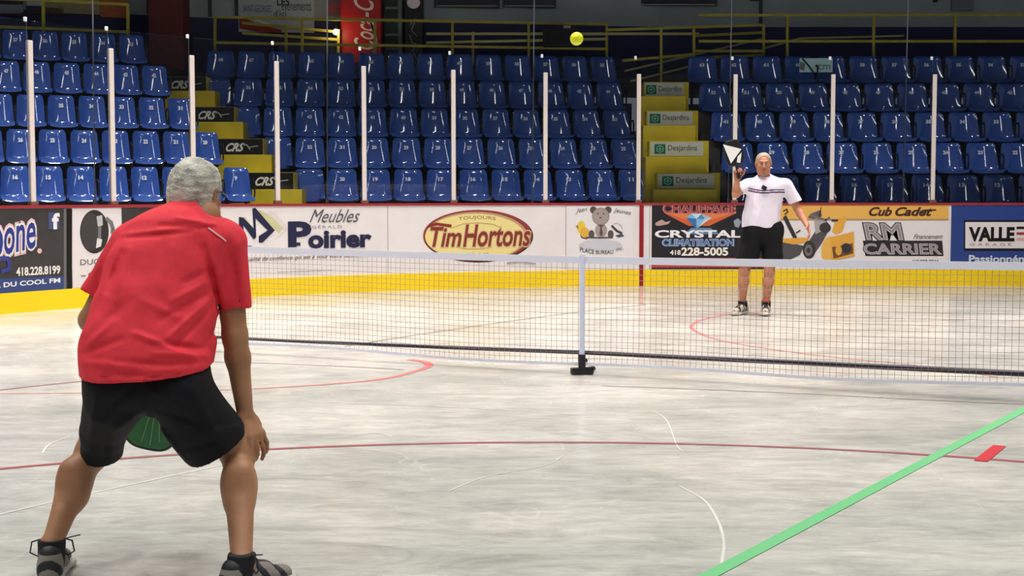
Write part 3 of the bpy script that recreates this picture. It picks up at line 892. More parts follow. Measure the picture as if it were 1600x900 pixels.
# 4 furniture store
e = ad('white furniture store print with navy M emblem and Poirier lettering', 345, 604, None, mk=False)
nv = (40, 40, 72)
P_('logo', [(404, 328), (418, 334), (442, 356), (436, 364), (414, 345)], (206, 204, 160), e, .003)
P_('logo', [(418, 330), (430, 332), (452, 358), (428, 376), (444, 360)], (226, 216, 216), e, .002)
P_('logo', [(382, 338), (396, 356), (378, 346)], (206, 204, 160), e, .0025)
P_('logo', [(373, 339), (380, 340), (396, 357), (394, 326), (399, 325), (429, 360), (410, 379), (404, 379), (404, 369), (418, 360), (399, 341), (400, 371), (396, 374), (380, 352), (381, 376), (377, 377), (373, 358)], nv, e, .006)
P_('logo', [(373, 384), (394, 384), (382, 395), (376, 393)], (84, 84, 110), e, .006)
T_('P', 453, 348, 483, 384, nv, e, offset=.045)
R_('lettering', 452, 348, 468, 352, nv, e, .0085); R_('lettering', 454, 379, 469, 384, nv, e, .0085)
T_('oirier', 483, 361, 578, 387, nv, e, offset=.045)
T_('Meubles', 483, 327, 562, 348, (92, 90, 96), e, shear=.55)
T_('GÉRALD', 487, 351, 534, 357, (140, 138, 150), e, space=1.3)
T_('la qualité de confiance qui est à vous votre satisfaction', 372, 397, 579, 411, (96, 84, 90), e, shear=.4, offset=.008, slope=.02)
T_('www.meublespoirier.com', 432, 421, 519, 427, (120, 104, 108), e)
# 5 coffee oval
e = ad('cream and brown oval Tim Hortons emblem with dark red script on white boards', 658, 834, None, mk=False)
O_('logo', 747, 369, 86, 41, (60, 34, 36), e, .003, n=64); O_('logo', 746, 368, 85, 40, (150, 62, 62), e, .0045, n=64)
O_('logo', 744, 369, 80, 38, (196, 160, 120), e, .006, n=64)
O_('logo', 742, 370, 78, 36, (238, 222, 150), e, .0075, n=64)
S_('logo', [(706, 356), (722, 350), (745, 348), (768, 350), (784, 356)], .008, (190, 160, 110), e)
S_('logo', [(712, 386), (730, 389), (752, 389), (768, 386)], .008, (190, 160, 110), e)
T_('TOUJOURS', 716, 339, 774, 346, (140, 110, 80), e, .009, arc=.02)
T_('FRAIS', 730, 395, 764, 401, (140, 110, 80), e, .009)
for o_, c_, of in ((.010, (220, 196, 150), .06), (.012, (138, 56, 48), .022)):
    T_('Tim', 673, 355, 720, 385, c_, e, o_, offset=of, shear=.25)
    T_('Hortons', 724, 351, 828, 385, c_, e, o_, offset=of, shear=.22)
S_('lettering', [(670, 353), (682, 350), (704, 353)], .04, (138, 56, 48), e, .012)
# stray printing hidden behind the net tape
S_('print', [(792, 411), (812, 409), (836, 412)], .02, (170, 165, 165), e)
# 6 day-care sticker with teddy bear
e = ad('square white sticker with grey teddy bear, yellow duck and curved lettering', 886, 990, mat('sticker_white', (236, 234, 236), .3))
g1, g2 = (170, 156, 154), (96, 84, 84)
O_('logo', 938, 384, 34, 10, (206, 208, 218), e, .0055)
for x in (927, 950): O_('logo', x, 328, 5.5, 5.5, g2, e, .006)
O_('logo', 938.5, 338, 13.5, 13.5, (140, 126, 126), e, .007); O_('logo', 938.5, 338, 12.6, 12.6, g1, e, .008)
O_('logo', 938, 340, 1.6, 1.2, g2, e, .010)
for x in (934, 943): O_('logo', x, 334, 1.0, 1.2, (60, 52, 52), e, .010)
O_('logo', 939, 360, 9.5, 11, g1, e, .007)
for x in (924, 954): O_('logo', x, 366, 4.6, 6.5, g2, e, .009)
S_('logo', [(918, 371), (938, 371.5), (957, 371)], .02, (84, 78, 86), e, .009)
P_('logo', [(934, 351), (944, 351), (940, 355), (942, 366), (939, 369), (936, 366), (938, 355)], g2, e, .0095)
O_('logo', 908, 355, 6.5, 9.5, (235, 205, 70), e, .007); O_('logo', 913, 363, 7, 8, (228, 180, 70), e, .0075)
P_('logo', [(899, 354), (903, 351), (904, 358)], (170, 130, 70), e, .008)
P_('logo', [(906, 366), (922, 371), (916, 374), (908, 372)], (110, 90, 90), e, .006)
S_('logo', [(956, 353), (964, 361), (971, 364)], .03, (70, 60, 70), e, .009)
P_('logo', [(961, 368), (972, 365), (975, 369), (966, 371)], (70, 90, 104), e, .009)
S_('logo', [(958, 350), (964, 348), (971, 353), (972, 360)], .008, (190, 190, 190), e, .009)
T_('Jean', 899, 326, 917, 335, (92, 88, 92), e, shear=.4, slope=.03)
T_('Jeunes', 958, 324, 986, 333, (92, 88, 92), e, shear=.4, slope=-.05)
T_('PLACE', 906, 386, 928, 393, (84, 82, 86), e, offset=.01, slope=-.04)
T_('BUREAU', 931, 391, 958, 397, (84, 82, 86), e, offset=.01)
T_('inc.', 963, 387, 974, 393, (84, 82, 86), e, slope=.03)
# 7 heating company
e = ad('black heating company panel with orange fan shape and blue diamond', 1018, 1200, mat('panel_black', (34, 32, 40), .3))
P_('logo', [(1038, 333), (1150, 333), (1108, 353), (1076, 353)], (214, 104, 64), e, .006)
P_('logo', [(1042, 333), (1146, 333), (1100, 347), (1084, 347)], (232, 130, 80), e, .007)
T_('CHAUFFAGE', 1036, 319, 1149, 333, (206, 120, 116), e, .009, offset=.06)
T_('CHAUFFAGE', 1037, 320, 1148, 332, (120, 60, 70), e, .011, offset=-.005)
P_('logo', [(1068, 366), (1080, 356), (1110, 356), (1124, 366)], (100, 140, 180), e, .008)
for pts, c in (([(1072, 340), (1080, 334), (1088, 342)], (120, 190, 230)), ([(1080, 334), (1096, 334), (1088, 342)], (200, 226, 244)),
               ([(1096, 334), (1112, 340), (1101, 342)], (170, 190, 210)), ([(1096, 334), (1101, 342), (1088, 342)], (90, 140, 190)),
               ([(1072, 340), (1088, 342), (1087, 357)], (60, 120, 190)), ([(1088, 342), (1101, 342), (1088, 357)], (130, 190, 236)),
               ([(1101, 342), (1112, 340), (1089, 357)], (200, 220, 240))):
    P_('logo', pts, c, e, .0095)
T_('CRYSTAL', 1024, 360, 1157, 371, (244, 244, 250), e, .011, offset=.035)
T_('CLIMATISATION', 1035, 374, 1146, 384, (150, 176, 214), e, .009, offset=.07)
T_('CLIMATISATION', 1036, 374.5, 1145, 383.5, (60, 90, 140), e, .011, offset=-.01)
T_('418', 1047, 391, 1063, 398, (240, 236, 232), e, .009, offset=.03)
T_('228-5005', 1065, 387, 1137, 399, (246, 240, 232), e, .009, offset=.035)
for pts in ([(1024, 348), (1034, 343), (1040, 347), (1048, 345), (1044, 350), (1030, 353), (1024, 352)],): P_('logo', pts, (196, 160, 156), e, .008)
for q_ in ([(1146, 345), (1153, 341), (1158, 346), (1154, 356), (1148, 354)],): P_('logo', q_, (150, 160, 176), e, .008)
P_('band', [(1018, 403), (1200, 403), (1200, 418), (1018, 418)], (196, 70, 76), e, .006)
T_('SERVICE 24H - 7 JOURS', 1024, 405, 1150, 415, (246, 236, 236), e, .009, offset=.04)
# 8 garden equipment
e = ad('orange and white dealer panel with yellow snow blower and silver lettering', 1201, 1482, mat('panel_white2', (236, 232, 234), .3))
R_('band', 1201, 319, 1482, 343, (236, 184, 92), e, .0055)
R_('band_edge', 1201, 342, 1482, 344.5, (176, 150, 120), e, .0065)
T_('Cub', 1358, 324, 1393, 337, (70, 44, 36), e, shear=.35, offset=.035)
T_('Cadet', 1399, 324, 1456, 337, (70, 44, 36), e, shear=.35, offset=.035)
S_('lettering', [(1445, 328.5), (1462, 328)], .02, (70, 44, 36), e)
for o_, c_, of in ((.007, (50, 46, 48), .075), (.009, (190, 184, 186), .035), (.011, (150, 144, 148), -.012)):
    T_('RM', 1350, 350, 1410, 374, c_, e, o_, offset=of, shear=-.18)
    T_('CARRIER', 1350, 381, 1470, 397, c_, e, o_, offset=of, shear=-.1)
P_('lettering', [(1348, 376), (1472, 376), (1474, 400), (1352, 400)], (50, 46, 48), e, .0062)
T_('Financement', 1427, 366, 1473, 373, (140, 132, 136), e, shear=.4, offset=.02)
T_('418 228-2244', 1424, 406, 1466, 411, (90, 84, 90), e, offset=.03)
T_('180, 88e Rue', 1347, 408, 1410, 411, (150, 144, 150), e)
# the snow blower
OR, DK, GY = (232, 172, 74), (62, 58, 62), (120, 116, 120)
P_('picture', [(1223, 340), (1228, 336), (1246, 372), (1240, 374)], (58, 54, 58), e, .008)
S_('picture', [(1224, 330), (1229, 327), (1231, 331), (1226, 335)], .02, (90, 70, 60), e, .008)
P_('picture', [(1218, 373), (1262, 371), (1264, 378), (1240, 382), (1220, 378)], OR, e, .009)
P_('picture', [(1222, 378), (1256, 384), (1250, 398), (1230, 408), (1222, 406)], (84, 84, 88), e, .0085)
O_('picture', 1264, 390, 10, 14, DK, e, .010); O_('picture', 1263, 391, 6, 9, GY, e, .011); O_('picture', 1263, 391, 3, 4, DK, e, .012)
P_('picture', [(1256, 388), (1280, 352), (1292, 346), (1298, 354), (1284, 380), (1270, 400)], (88, 84, 90), e, .0085)
O_('picture', 1289, 356, 9, 8, DK, e, .0095)
P_('picture', [(1266, 334), (1282, 328), (1284, 338), (1272, 342), (1262, 340)], (100, 96, 98), e, .009)
S_('picture', [(1279, 342), (1283, 324)], .012, DK, e, .009); S_('picture', [(1266, 336), (1290, 344), (1296, 340)], .03, GY, e, .0092)
P_('picture', [(1272, 344), (1290, 346), (1286, 360), (1274, 366)], (176, 172, 172), e, .0088)
P_('picture', [(1304, 346), (1324, 338), (1316, 362), (1306, 366), (1300, 362)], OR, e, .0088)
R_('picture', 1299, 343, 1309, 346, DK, e, .011)
P_('picture', [(1290, 372), (1334, 362), (1335, 400), (1300, 408), (1284, 402), (1283, 386)], OR, e, .0095)
P_('picture', [(1284, 402), (1283, 386), (1288, 375), (1297, 368), (1298, 406), (1290, 409)], (238, 186, 90), e, .0105)
P_('picture', [(1300, 386), (1332, 380), (1333, 396), (1302, 404)], (120, 84, 50), e, .0115)
O_('picture', 1322, 388, 8, 8, DK, e, .0125); O_('picture', 1310, 391, 5, 8, OR, e, .013)
S_('picture', [(1244, 364), (1250, 360)], .02, DK, e, .008)
# 9 VALLEE
e = ad('royal blue panel with white framed VALLEE lettering at far right', 1485, 1680, mat('panel_blue', (44, 70, 142), .3))
R_('frame', 1506, 344, 1680, 392, (20, 20, 30), e, .006); R_('logo', 1508, 347, 1680, 388, (236, 230, 232), e, .0075)
T_('VALLE', 1515, 356, 1584, 376, (20, 18, 20), e, .009, offset=.05)
for y, c in ((354, (24, 20, 22)), (363, (170, 60, 60)), (372, (226, 176, 166))): R_('lettering', 1588, y, 1604, y + 4, c, e, .009)
T_('G A R A G E', 1515, 380, 1580, 384, (150, 110, 110), e, .009)
T_('Passionnément', 1514, 399, 1632, 410, (214, 222, 240), e, .009, offset=.03)
P_('band', [(1485, 416), (1680, 416), (1680, 424), (1485, 424)], (40, 42, 60), e, .006)

for e in ADS: reloc(e)

# glass posts and panes
post_m = mat('glass_post_white', (232, 222, 216), .35, coat=.3)
PX = [55, 180, 305, 436, 571, 710, 853, 998, 1148, 1300, 1458, 1622]
DESC = ['far left, above the radio panel', 'above the white disc panel', 'just above the crouching man\'s head', 'above the M emblem', 'between the furniture and coffee emblems',
        'left above the coffee oval', 'right of the coffee oval', 'left beside the sponsored steps', 'behind the far player\'s paddle',
        'above the snow blower picture', 'above the orange dealer panel\'s right end', 'at the far right edge']
glass = bpy.data.materials.new('clear_glass'); glass.use_nodes = True; nt = glass.node_tree; nt.nodes.clear()
out = nt.nodes.new('ShaderNodeOutputMaterial'); mx = nt.nodes.new('ShaderNodeMixShader'); tr = nt.nodes.new('ShaderNodeBsdfTransparent'); gl = nt.nodes.new('ShaderNodeBsdfGlossy')
tr.inputs[0].default_value = (.955, .965, .97, 1); gl.inputs['Roughness'].default_value = .03
fr = nt.nodes.new('ShaderNodeFresnel'); fr.inputs[0].default_value = 1.3
nt.links.new(fr.outputs[0], mx.inputs[0]); nt.links.new(tr.outputs[0], mx.inputs[1]); nt.links.new(gl.outputs[0], mx.inputs[2]); nt.links.new(mx.outputs[0], out.inputs[0])
apos = [BS.local(px, 315)[0] for px in PX]
for i, a in enumerate(apos):
    P = BS.world(a, ZB, -.04); dv = (BS.world(a + .05, 0, -.04) - BS.world(a - .05, 0, -.04)); ang = math.atan2(dv.y, dv.x)
    p = empty('glass_post', P, ang)
    bm = bmesh.new(); box(bm, (0, 0, .93), (.06, .05, 1.86), bev=.008); obj('post', bm, post_m, p)
    bm = bmesh.new(); box(bm, (0, -.005, .0 + .03), (.1, .07, .05), bev=.01); obj('base_bracket', bm, mat('bracket_rust', (120, 80, 74), .5), p)
    tag(p, 'slim white glass support post %s' % DESC[i], 'post', 'glass support posts on the rink boards')
PD = ['far left beyond the first post', 'left of the second post', 'left of the crouching man', 'above the crouching man', 'above the furniture lettering', 'between the furniture and coffee emblems',
      'directly above the coffee oval', 'above the teddy bear sticker', 'in front of the sponsored steps', 'behind the far player', 'above the silver dealer lettering', 'above the blue panel, right']
full = [AL] + apos + [AR]
for i in range(len(PX)):
    a0 = (apos[0] - 1.3) if i == 0 else apos[i - 1]; a1 = apos[i]
    m_ = (a0 + a1) / 2; P = BS.world(m_, ZB, -.04)
    g_ = empty('safety_glass', P)
    strip('pane', a0 + .035, a1 - .035, -.047, -.033, ZB + .012, ZB + 2.08, glass, g_)
    c = BS.world(a1 - .05, ZB + 2.09, -.04)
    bm = bmesh.new(); box(bm, c, (.035, .03, .05), bev=.006); obj('corner_clip', bm, tagw, g_)
    reloc(g_); tag(g_, 'clear rink glass pane %s' % PD[i], 'glass pane', 'glass panes on the rink boards')
# hanging steel cables
CD = ['leftmost, above the second pane', 'over the left middle seats', 'above the coffee oval', 'beside the far player\'s paddle', 'rightmost, over the right stand']
for i, (px, y1) in enumerate(((155, 318), (516, 318), (835, 318), (1140, 318), (1415, 318))):
    a, _ = BS.local(px, 250); b = BS.world(a, ZB + .012, -.10)
    bm = bmesh.new(); tube(bm, [b, b + Vector((.04, .0, 5.0)), b + Vector((.07, 0, 10.8))], .009, 6)
    box(bm, (b.x, b.y, b.z + .03), (.04, .03, .06)); o = obj('net_cable', bm, mat('steel_cable', (110, 118, 130), .4, metal=.3))
    tag(o, 'thin grey steel cable rising behind the glass, %s' % CD[i], 'cable', 'hanging net cables')

# ================================================================== FLOOR PAINT
def floor_line(name, pts, wd, m, label, cat='floor marking', z=.0025, closed=False, taper=None):
    bm = bmesh.new(); P = [Vector((p[0], p[1], 0)) for p in pts]; L = []; n = len(P)
    for i in range(n):
        d = (P[min(i + 1, n - 1)] - P[max(i - 1, 0)]).normalized(); k = Vector((-d.y, d.x, 0)) * (wd if taper is None else taper[0] + (taper[1] - taper[0]) * i / (n - 1)) / 2
        L.append((bm.verts.new(P[i] + k + Vector((0, 0, z))), bm.verts.new(P[i] - k + Vector((0, 0, z)))))
    for i in range(n - 1): bm.faces.new((L[i][1], L[i + 1][1], L[i + 1][0], L[i][0]))
    return tag(obj(name, bm, m), label, cat)
def smooth_path(pts, n=12):
    P = [Vector((p[0], p[1], 0)) for p in pts]; out = []
    for i in range(len(P) - 1):
        p0, p1, p2, p3 = P[max(i - 1, 0)], P[i], P[i + 1], P[min(i + 2, len(P) - 1)]
        for k in range(n):
            t = k / n
            out.append(.5 * ((2 * p1) + (p2 - p0) * t + (2 * p0 - 5 * p1 + 4 * p2 - p3) * t * t + (3 * p1 - p0 - 3 * p2 + p3) * t ** 3))
    return out + [P[-1]]
def arc_pts(c, r, a0, a1, n=70):
    return [(c[0] + r * math.cos(a0 + (a1 - a0) * i / n), c[1] + r * math.sin(a0 + (a1 - a0) * i / n)) for i in range(n + 1)]
def circ3(a, b, c):
    ax, ay, bx, by, cx, cy = a[0], a[1], b[0], b[1], c[0], c[1]
    d = 2 * (ax * (by - cy) + bx * (cy - ay) + cx * (ay - by))
    ux = ((ax * ax + ay * ay) * (by - cy) + (bx * bx + by * by) * (cy - ay) + (cx * cx + cy * cy) * (ay - by)) / d
    uy = ((ax * ax + ay * ay) * (cx - bx) + (bx * bx + by * by) * (ax - cx) + (cx * cx + cy * cy) * (bx - ax)) / d
    return (ux, uy), math.hypot(ax - ux, ay - uy)
redp = mat('floor_red_paint', (150, 66, 72), .45, rgb2=(134, 92, 92), vscale=1.2)
redt = mat('floor_red_strong', (184, 44, 52), .45)
pinkp = mat('floor_pink_paint', (214, 104, 104), .45, rgb2=(186, 124, 120), vscale=1.0)
g0, g1_ = G(1107, 900), G(1604, 638)
d_ = (g1_ - g0).normalized()
floor_line('tape_line', [g0 - d_ * 1.5, g1_ + d_ * 1.0], .064, mat('floor_green_tape', (98, 176, 118), .5), 'pale green tape line running diagonally across the near right floor', 'floor line')
c, r = circ3(G(0, 733), G(750, 692), G(1600, 722))
floor_line('face_off_circle', arc_pts(c, r, math.radians(25), math.radians(155)), .045, redp, 'thin worn red face-off circle arc crossing the near floor', 'floor marking', z=.002)
a, b = G(1532, 721), G(1562, 697)
floor_line('hash_mark', [a, b], .068, redt, 'short thick red hash mark right of the green line', 'floor marking', z=.0035)
sm = smooth_path([G(-60, 616), G(150, 614), G(330, 610), (G(410, 607)), G(520, 600), G(600, 592), G(650, 580), G(670, 572), G(664, 566), G(640, 562)], 8)
floor_line('crease_arc', sm, .06, pinkp, 'curved pink-red crease arc on the floor left of the centre net post', 'floor marking', taper=(.012, .075))
sm = smooth_path([G(1560, 590), G(1450, 573), G(1300, 558), G(1200, 545), G(1130, 533), G(1096, 522), G(1080, 512), G(1090, 502), G(1112, 496), G(1150, 490), G(1200, 487)], 8)
floor_line('crease_arc', sm, .06, pinkp, 'curved pink-red arc behind the net in front of the far player', 'floor marking', taper=(.02, .05))
crk = mat('floor_joint_dark', (120, 106, 100), .7)
for i, (pp, wd, lb) in enumerate((
        ([G(960, 484), G(1150, 492), G(1330, 502), G(1500, 500)], .022, 'thin dark floor joint at the far player\'s feet'),
        ([G(540, 541), G(700, 516), G(900, 488), G(1010, 476)], .022, 'thin dark floor joint slanting behind the net'),
        ([G(940, 603), G(1200, 613), G(1420, 624), G(1640, 634)], .016, 'thin dark floor joint just before the net at right'),
        ([G(300, 565), G(420, 568), G(560, 574), G(630, 578)], .018, 'thin dark floor joint behind the crouching man\'s elbow'),
        ([G(-20, 612), G(130, 596), G(240, 590)], .022, 'thin reddish floor seam at the far left'))):
    floor_line('floor_joint', smooth_path(pp, 6), wd, crk if i != 4 else redp, lb)
a, b = G(1002, 449), G(1002, 474)
floor_line('goal_line', [a, b], .05, mat('floor_faded_red', (178, 142, 130), .5), 'faded red goal line running from the red mark on the boards', 'floor line')
scm = mat('floor_white_scuff', (202, 202, 194), .5, rgb2=(184, 184, 178), vscale=3)
for pp, wd, lb in (
        ([G(1062, 760), G(1100, 782), G(1122, 815), G(1131, 850), G(1126, 888)], .012, 'pale curved scuff mark near the foot of the green line'),
        ([G(-10, 806), G(120, 776), G(300, 737), G(420, 712)], .016, 'long pale scuff line between the crouching man\'s legs'),
        ([G(66, 708), G(78, 694), G(110, 682)], .012, 'short pale curl mark left of the man\'s knee'),
        ([G(1010, 640), G(1040, 655), G(1060, 700), G(1080, 705)], .008, 'short pale scratch right of the centre post'),
        ([G(700, 768), G(760, 745), G(850, 728), G(880, 712)], .008, 'pale broken scratch in the middle floor'),
        ([G(480, 628), G(700, 636), G(900, 648)], .012, 'faint pale straight scratch before the centre post'),
        ([G(550, 680), G(590, 677), G(612, 682)], .012, 'small pale squiggle scratch near the middle floor')):
    floor_line('scuff_mark', smooth_path(pp, 8), wd, scm, lb, 'scuff mark', z=.0015)

# ================================================================== NET
NC = Vector((.521, 10.47, 0)); ND = Vector((.8945, -.447, 0)).normalized()
NL, NR = -3.56, 3.38
netroot = empty('pickleball_net', NC)
def npt(t, z, o=0): v = NC + ND * t + Vector((.447, .8945, 0)) * o; return Vector((v.x, v.y, z))
def topz(t): return .868 + .026 * min(1, abs(t) / 3.38) ** 1.3
def botz(t): return .072 + .012 * math.sin(t * 2.2 + .5) + (.03 * (t / 3.4) if t > 0 else .012 * (-t / 3.4))
cord = mat('net_cord', (134, 112, 106), .7)
tape = mat('net_white_tape', (214, 216, 232), .5)
bm = bmesh.new()
step = .0435; n = int((NR - NL) / step)
def bulge(t, z): return .012 * math.sin(t * 1.7) * math.sin(PI * (z / .87))
def flatbar(bm, a, b, w_):
    d = (b - a).normalized(); up = Vector((0, 0, 1)) if abs(d.z) < .7 else ND
    x = d.cross(up).normalized() * w_ / 2; y = d.cross(x).normalized() * w_ / 2
    A = [bm.verts.new(a + p) for p in (x, y, -x, -y)]; B = [bm.verts.new(b + p) for p in (x, y, -x, -y)]
    for k in range(4): bm.faces.new((A[k], A[(k + 1) % 4], B[(k + 1) % 4], B[k]))
CW = .0028
for i in range(n + 1):
    t = NL + i * step; z0 = botz(t); z1 = topz(t); m_ = (z0 + z1) / 2
    flatbar(bm, npt(t, z0), npt(t, m_, bulge(t, m_)), CW); flatbar(bm, npt(t, m_, bulge(t, m_)), npt(t, z1), CW)
rows = 19
for j in range(1, rows):
    for i in range(0, n, 4):
        t0 = NL + i * step; t1 = NL + min(i + 4, n) * step
        f = j / rows
        za = botz(t0) + (topz(t0) - botz(t0)) * f; zb = botz(t1) + (topz(t1) - botz(t1)) * f
        flatbar(bm, npt(t0, za, bulge(t0, za) * min(1, 2 * min(f, 1 - f))), npt(t1, zb, bulge(t1, zb) * min(1, 2 * min(f, 1 - f))), CW)
obj('netting', bm, cord, netroot)
def band(name, zf, h, m, o=0, th=.006):
    bm = bmesh.new(); prev = None
    for i in range(61):
        t = NL + (NR - NL) * i / 60; z = zf(t)
        r = [bm.verts.new(npt(t, z - h / 2, o - th)), bm.verts.new(npt(t, z - h / 2, o + th)), bm.verts.new(npt(t, z + h / 2, o + th)), bm.verts.new(npt(t, z + h / 2, o - th))]
        if prev:
            for k in range(4): bm.faces.new((prev[k], prev[(k + 1) % 4], r[(k + 1) % 4], r[k]))
        else: bm.faces.new(r)
        prev = r
    bm.faces.new(prev[::-1]); bmesh.ops.recalc_face_normals(bm, faces=bm.faces[:])
    return obj(name, bm, m, netroot)
band('top_tape', lambda t: topz(t) - .022, .052, tape, 0, .005)
band('bottom_tape', lambda t: botz(t), .022, tape, 0, .004)
bm = bmesh.new()
tube(bm, [npt(t, z, .05) for t, z in ((NL, .118), (-2.6, .122), (-1.3, .138), (0, .158), (.6, .160), (1.6, .168), (2.6, .172), (NR, .176))], [.013, .013, .015, .016, .017, .019, .02, .02], 10)
obj('base_bar', bm, mat('net_bar_navy', (22, 24, 44), .4), netroot, True)
pw = mat('net_post_white', (206, 212, 238), .4)
bm = bmesh.new(); tube(bm, [npt(0, .12, -.012), npt(0, .885, -.012)], .020, 12); obj('post', bm, pw, netroot, True)
bm = bmesh.new(); tube(bm, [npt(0, .03, -.012), npt(0, .15, -.012)], .027, 12); box(bm, npt(0, .028, -.012), (.17, .06, .05), Matrix.Rotation(.25, 3, 'Z'), bev=.012)
tube(bm, [npt(0, .09, -.012), npt(0, .1, .05)], .02, 8)
tube(bm, [npt(0, .03, -.012), npt(.0, .022, .20)], .02, 8)
obj('foot', bm, black_pl, netroot, True)
for t in (NL, NR):
    bm = bmesh.new(); tube(bm, [npt(t, .02), npt(t, .90)], .02, 12); obj('post', bm, black_pl, netroot, True)
    bm = bmesh.new(); box(bm, npt(t, .03, -.12), (.055, .40, .05), Matrix.Rotation(math.radians(-26.5) + (0 if t > 0 else 0), 3, 'Z'), bev=.015)
    obj('foot', bm, black_pl, netroot)
reloc(netroot); tag(netroot, 'portable pickleball net with white top tape and dark mesh', 'net')

# ball in the air
P = W(901, 60.5, 8.15)
ball = empty('pickleball', P)
bm = bmesh.new(); bmesh.ops.create_icosphere(bm, subdivisions=4, radius=.0375)
hv = []
for i in range(26):
    z = 1 - 2 * (i + .5) / 26; a = i * 2.39996; rr = math.sqrt(1 - z * z); hv.append(Vector((rr * math.cos(a), rr * math.sin(a), z)))
for v in bm.verts:
    dd = min((v.co.normalized() - h).length for h in hv)
    if dd < .13: v.co *= 1 - .07 * (1 - (dd / .13) ** 4)
obj('shell', bm, mat('ball_yellow', (238, 242, 22), .45), ball, True)
tag(ball, 'bright yellow pickleball in flight high above the net', 'ball')
# ================================================================== PEOPLE
def V3(v): return np.array(v, float)
def basis(fwd, up=(0, 0, 1)):
    """columns: right, forward, up of a head/body frame"""
    f = Vector(fwd).normalized(); u = Vector(up); r = f.cross(u).normalized(); u = r.cross(f)
    return np.array([[r[i], f[i], u[i]] for i in range(3)])
def head(F, C, B, s=1.0):
    """skull, face, ears; C = middle of the head, B = frame, s = scale (1: 23 cm tall head)"""
    L = lambda x, y, z: V3(C) + B @ (np.array([x, y, z]) * s)
    E = lambda p, r, k=.015, op='u': F.ell(L(*p), [q * s for q in r], B, k * s, op)
    E((0, -.012, .035), (.074, .094, .082), .01)
    E((0, .02, -.01), (.064, .075, .085), .02)
    E((0, .035, -.07), (.048, .05, .045), .03)                      # jaw
    E((0, .075, -.092), (.022, .018, .018), .02)                    # chin
    E((-.045, .005, -.055), (.02, .035, .04), .03); E((.045, .005, -.055), (.02, .035, .04), .03)
    for q in (-1, 1):
        E((q * .032, .082, .012), (.019, .012, .012), .012, 's')    # sockets
        E((q * .030, .086, .032), (.026, .010, .008), .012)         # brow
        E((q * .042, .066, -.022), (.022, .02, .018), .02)          # cheek
        E((q * .030, .074, .012), (.0125, .0125, .0125), .004)      # eyeball bulge
    F.cap(L(0, .088, .02), L(0, .114, -.022), .007 * s, .012 * s, .012 * s)
    for q in (-1, 1): E((q * .011, .102, -.027), (.009, .011, .008), .008)
    E((0, .091, -.052), (.026, .010, .006), .008); E((0, .090, -.064), (.022, .010, .007), .008)
    F.cap(L(-.022, .104, -.058), L(.022, .104, -.058), .0025 * s, .0025 * s, .004 * s, op='s')
    for q in (-1, 1):                                               # ears
        E((q * .079, -.008, .002), (.008, .020, .032), .006)
        E((q * .086, -.002, .004), (.007, .010, .018), .006, 's')
        E((q * .083, -.018, .010), (.006, .009, .022), .006)
    return L
def hand(F, wrist, fdir, ndir, side, s=1.0, curls=((.2, .3, .2),) * 4, spread=.06, thumb=(.5, .3, .2), tdir=None, k=.006):
    """palm + five separate fingers. fdir towards the fingers, ndir out of the palm, side = +1/-1: where the thumb is"""
    f = Vector(fdir).normalized(); n = Vector(ndir); n = (n - f * n.dot(f)).normalized(); t = f.cross(n) * side
    Wp = Vector(wrist); A = lambda a, b, c: Wp + (f * a + t * b + n * c) * s
    for b in (-.026, -.009, .009, .026):
        F.cap(A(.005, b * .6, 0), A(.085, b, 0), .016 * s, .0125 * s, .012, ax=n, sq=.8)
    F.cap(A(.01, .02, .006), A(.05, .036, .008), .016 * s, .013 * s, .012)      # thumb ball
    lens = ((.043, .026, .021), (.047, .030, .023), (.043, .027, .022), (.034, .021, .019))
    for i in range(4):
        b = .029 - .0195 * i; P = A(.086 - .004 * abs(i - 1), b, 0); ang = 0; sp = spread * (1.5 - i)
        r = (.0098, .0100, .0095, .0086)[i] * s
        c = curls[i] if isinstance(curls[0], (tuple, list)) else curls
        for j in range(3):
            ang += c[j]
            d = (f * math.cos(ang) + n * math.sin(ang)); d = (d + t * sp).normalized()
            Q = P + d * lens[i][j] * s
            F.cap(P, Q, r, r * .9, k if j else .008); r *= .9; P = Q
    P = A(.03, .038, .008); d0 = (f * .62 + t * .75 + n * .25).normalized() if tdir is None else Vector(tdir).normalized()
    r = .0112 * s; ang = 0; ax = (f * .9 - t * .35 + n * .1)
    for j, l in enumerate((.04, .032, .026)):
        d = (d0 * (1 - thumb[j]) + (f * .7 + n * .5) * thumb[j]).normalized() if j else d0
        Q = P + d * l * s; F.cap(P, Q, r, r * .9, .008 if j == 0 else .005); r *= .92; P = Q; d0 = d
def disp(F, fn, lo, hi):
    sl, P = F.sub(lo, hi); F.d[sl] += fn(P).astype(np.float32)
def pix_of(P):
    """photo pixel of points P (arrays) - used to lay the cloth folds on the side the photo shows"""
    X, Y, Z = P; Z = Z - CH
    dep = Y * CT - Z * ST; up = Y * ST + Z * CT
    return 800 + FPX * X / dep, 450 - FPX * up / dep
def folds(F, segs, lo, hi, clipfn=None):
    def fn(P):
        u, v = pix_of(P); out = 0
        for (x0, y0, x1, y1, w_, a) in segs:
            dx, dy = x1 - x0, y1 - y0; L2 = dx * dx + dy * dy
            t = np.clip(((u - x0) * dx + (v - y0) * dy) / L2, 0, 1)
            d2 = (u - x0 - dx * t) ** 2 + (v - y0 - dy * t) ** 2
            out = out - a * np.exp(-d2 / (w_ * w_)) * (1 - .55 * np.abs(2 * t - 1))
        return out
    disp(F, fn, lo, hi)
def wob(F, a, fr, lo, hi, seed=0):
    r = np.random.RandomState(seed); K = r.randn(5, 3) * fr; ph = r.rand(5) * 6.28
    disp(F, lambda P: sum(a * np.sin(K[i, 0] * P[0] + K[i, 1] * P[1] + K[i, 2] * P[2] + ph[i]) for i in range(5)) / 3, lo, hi)

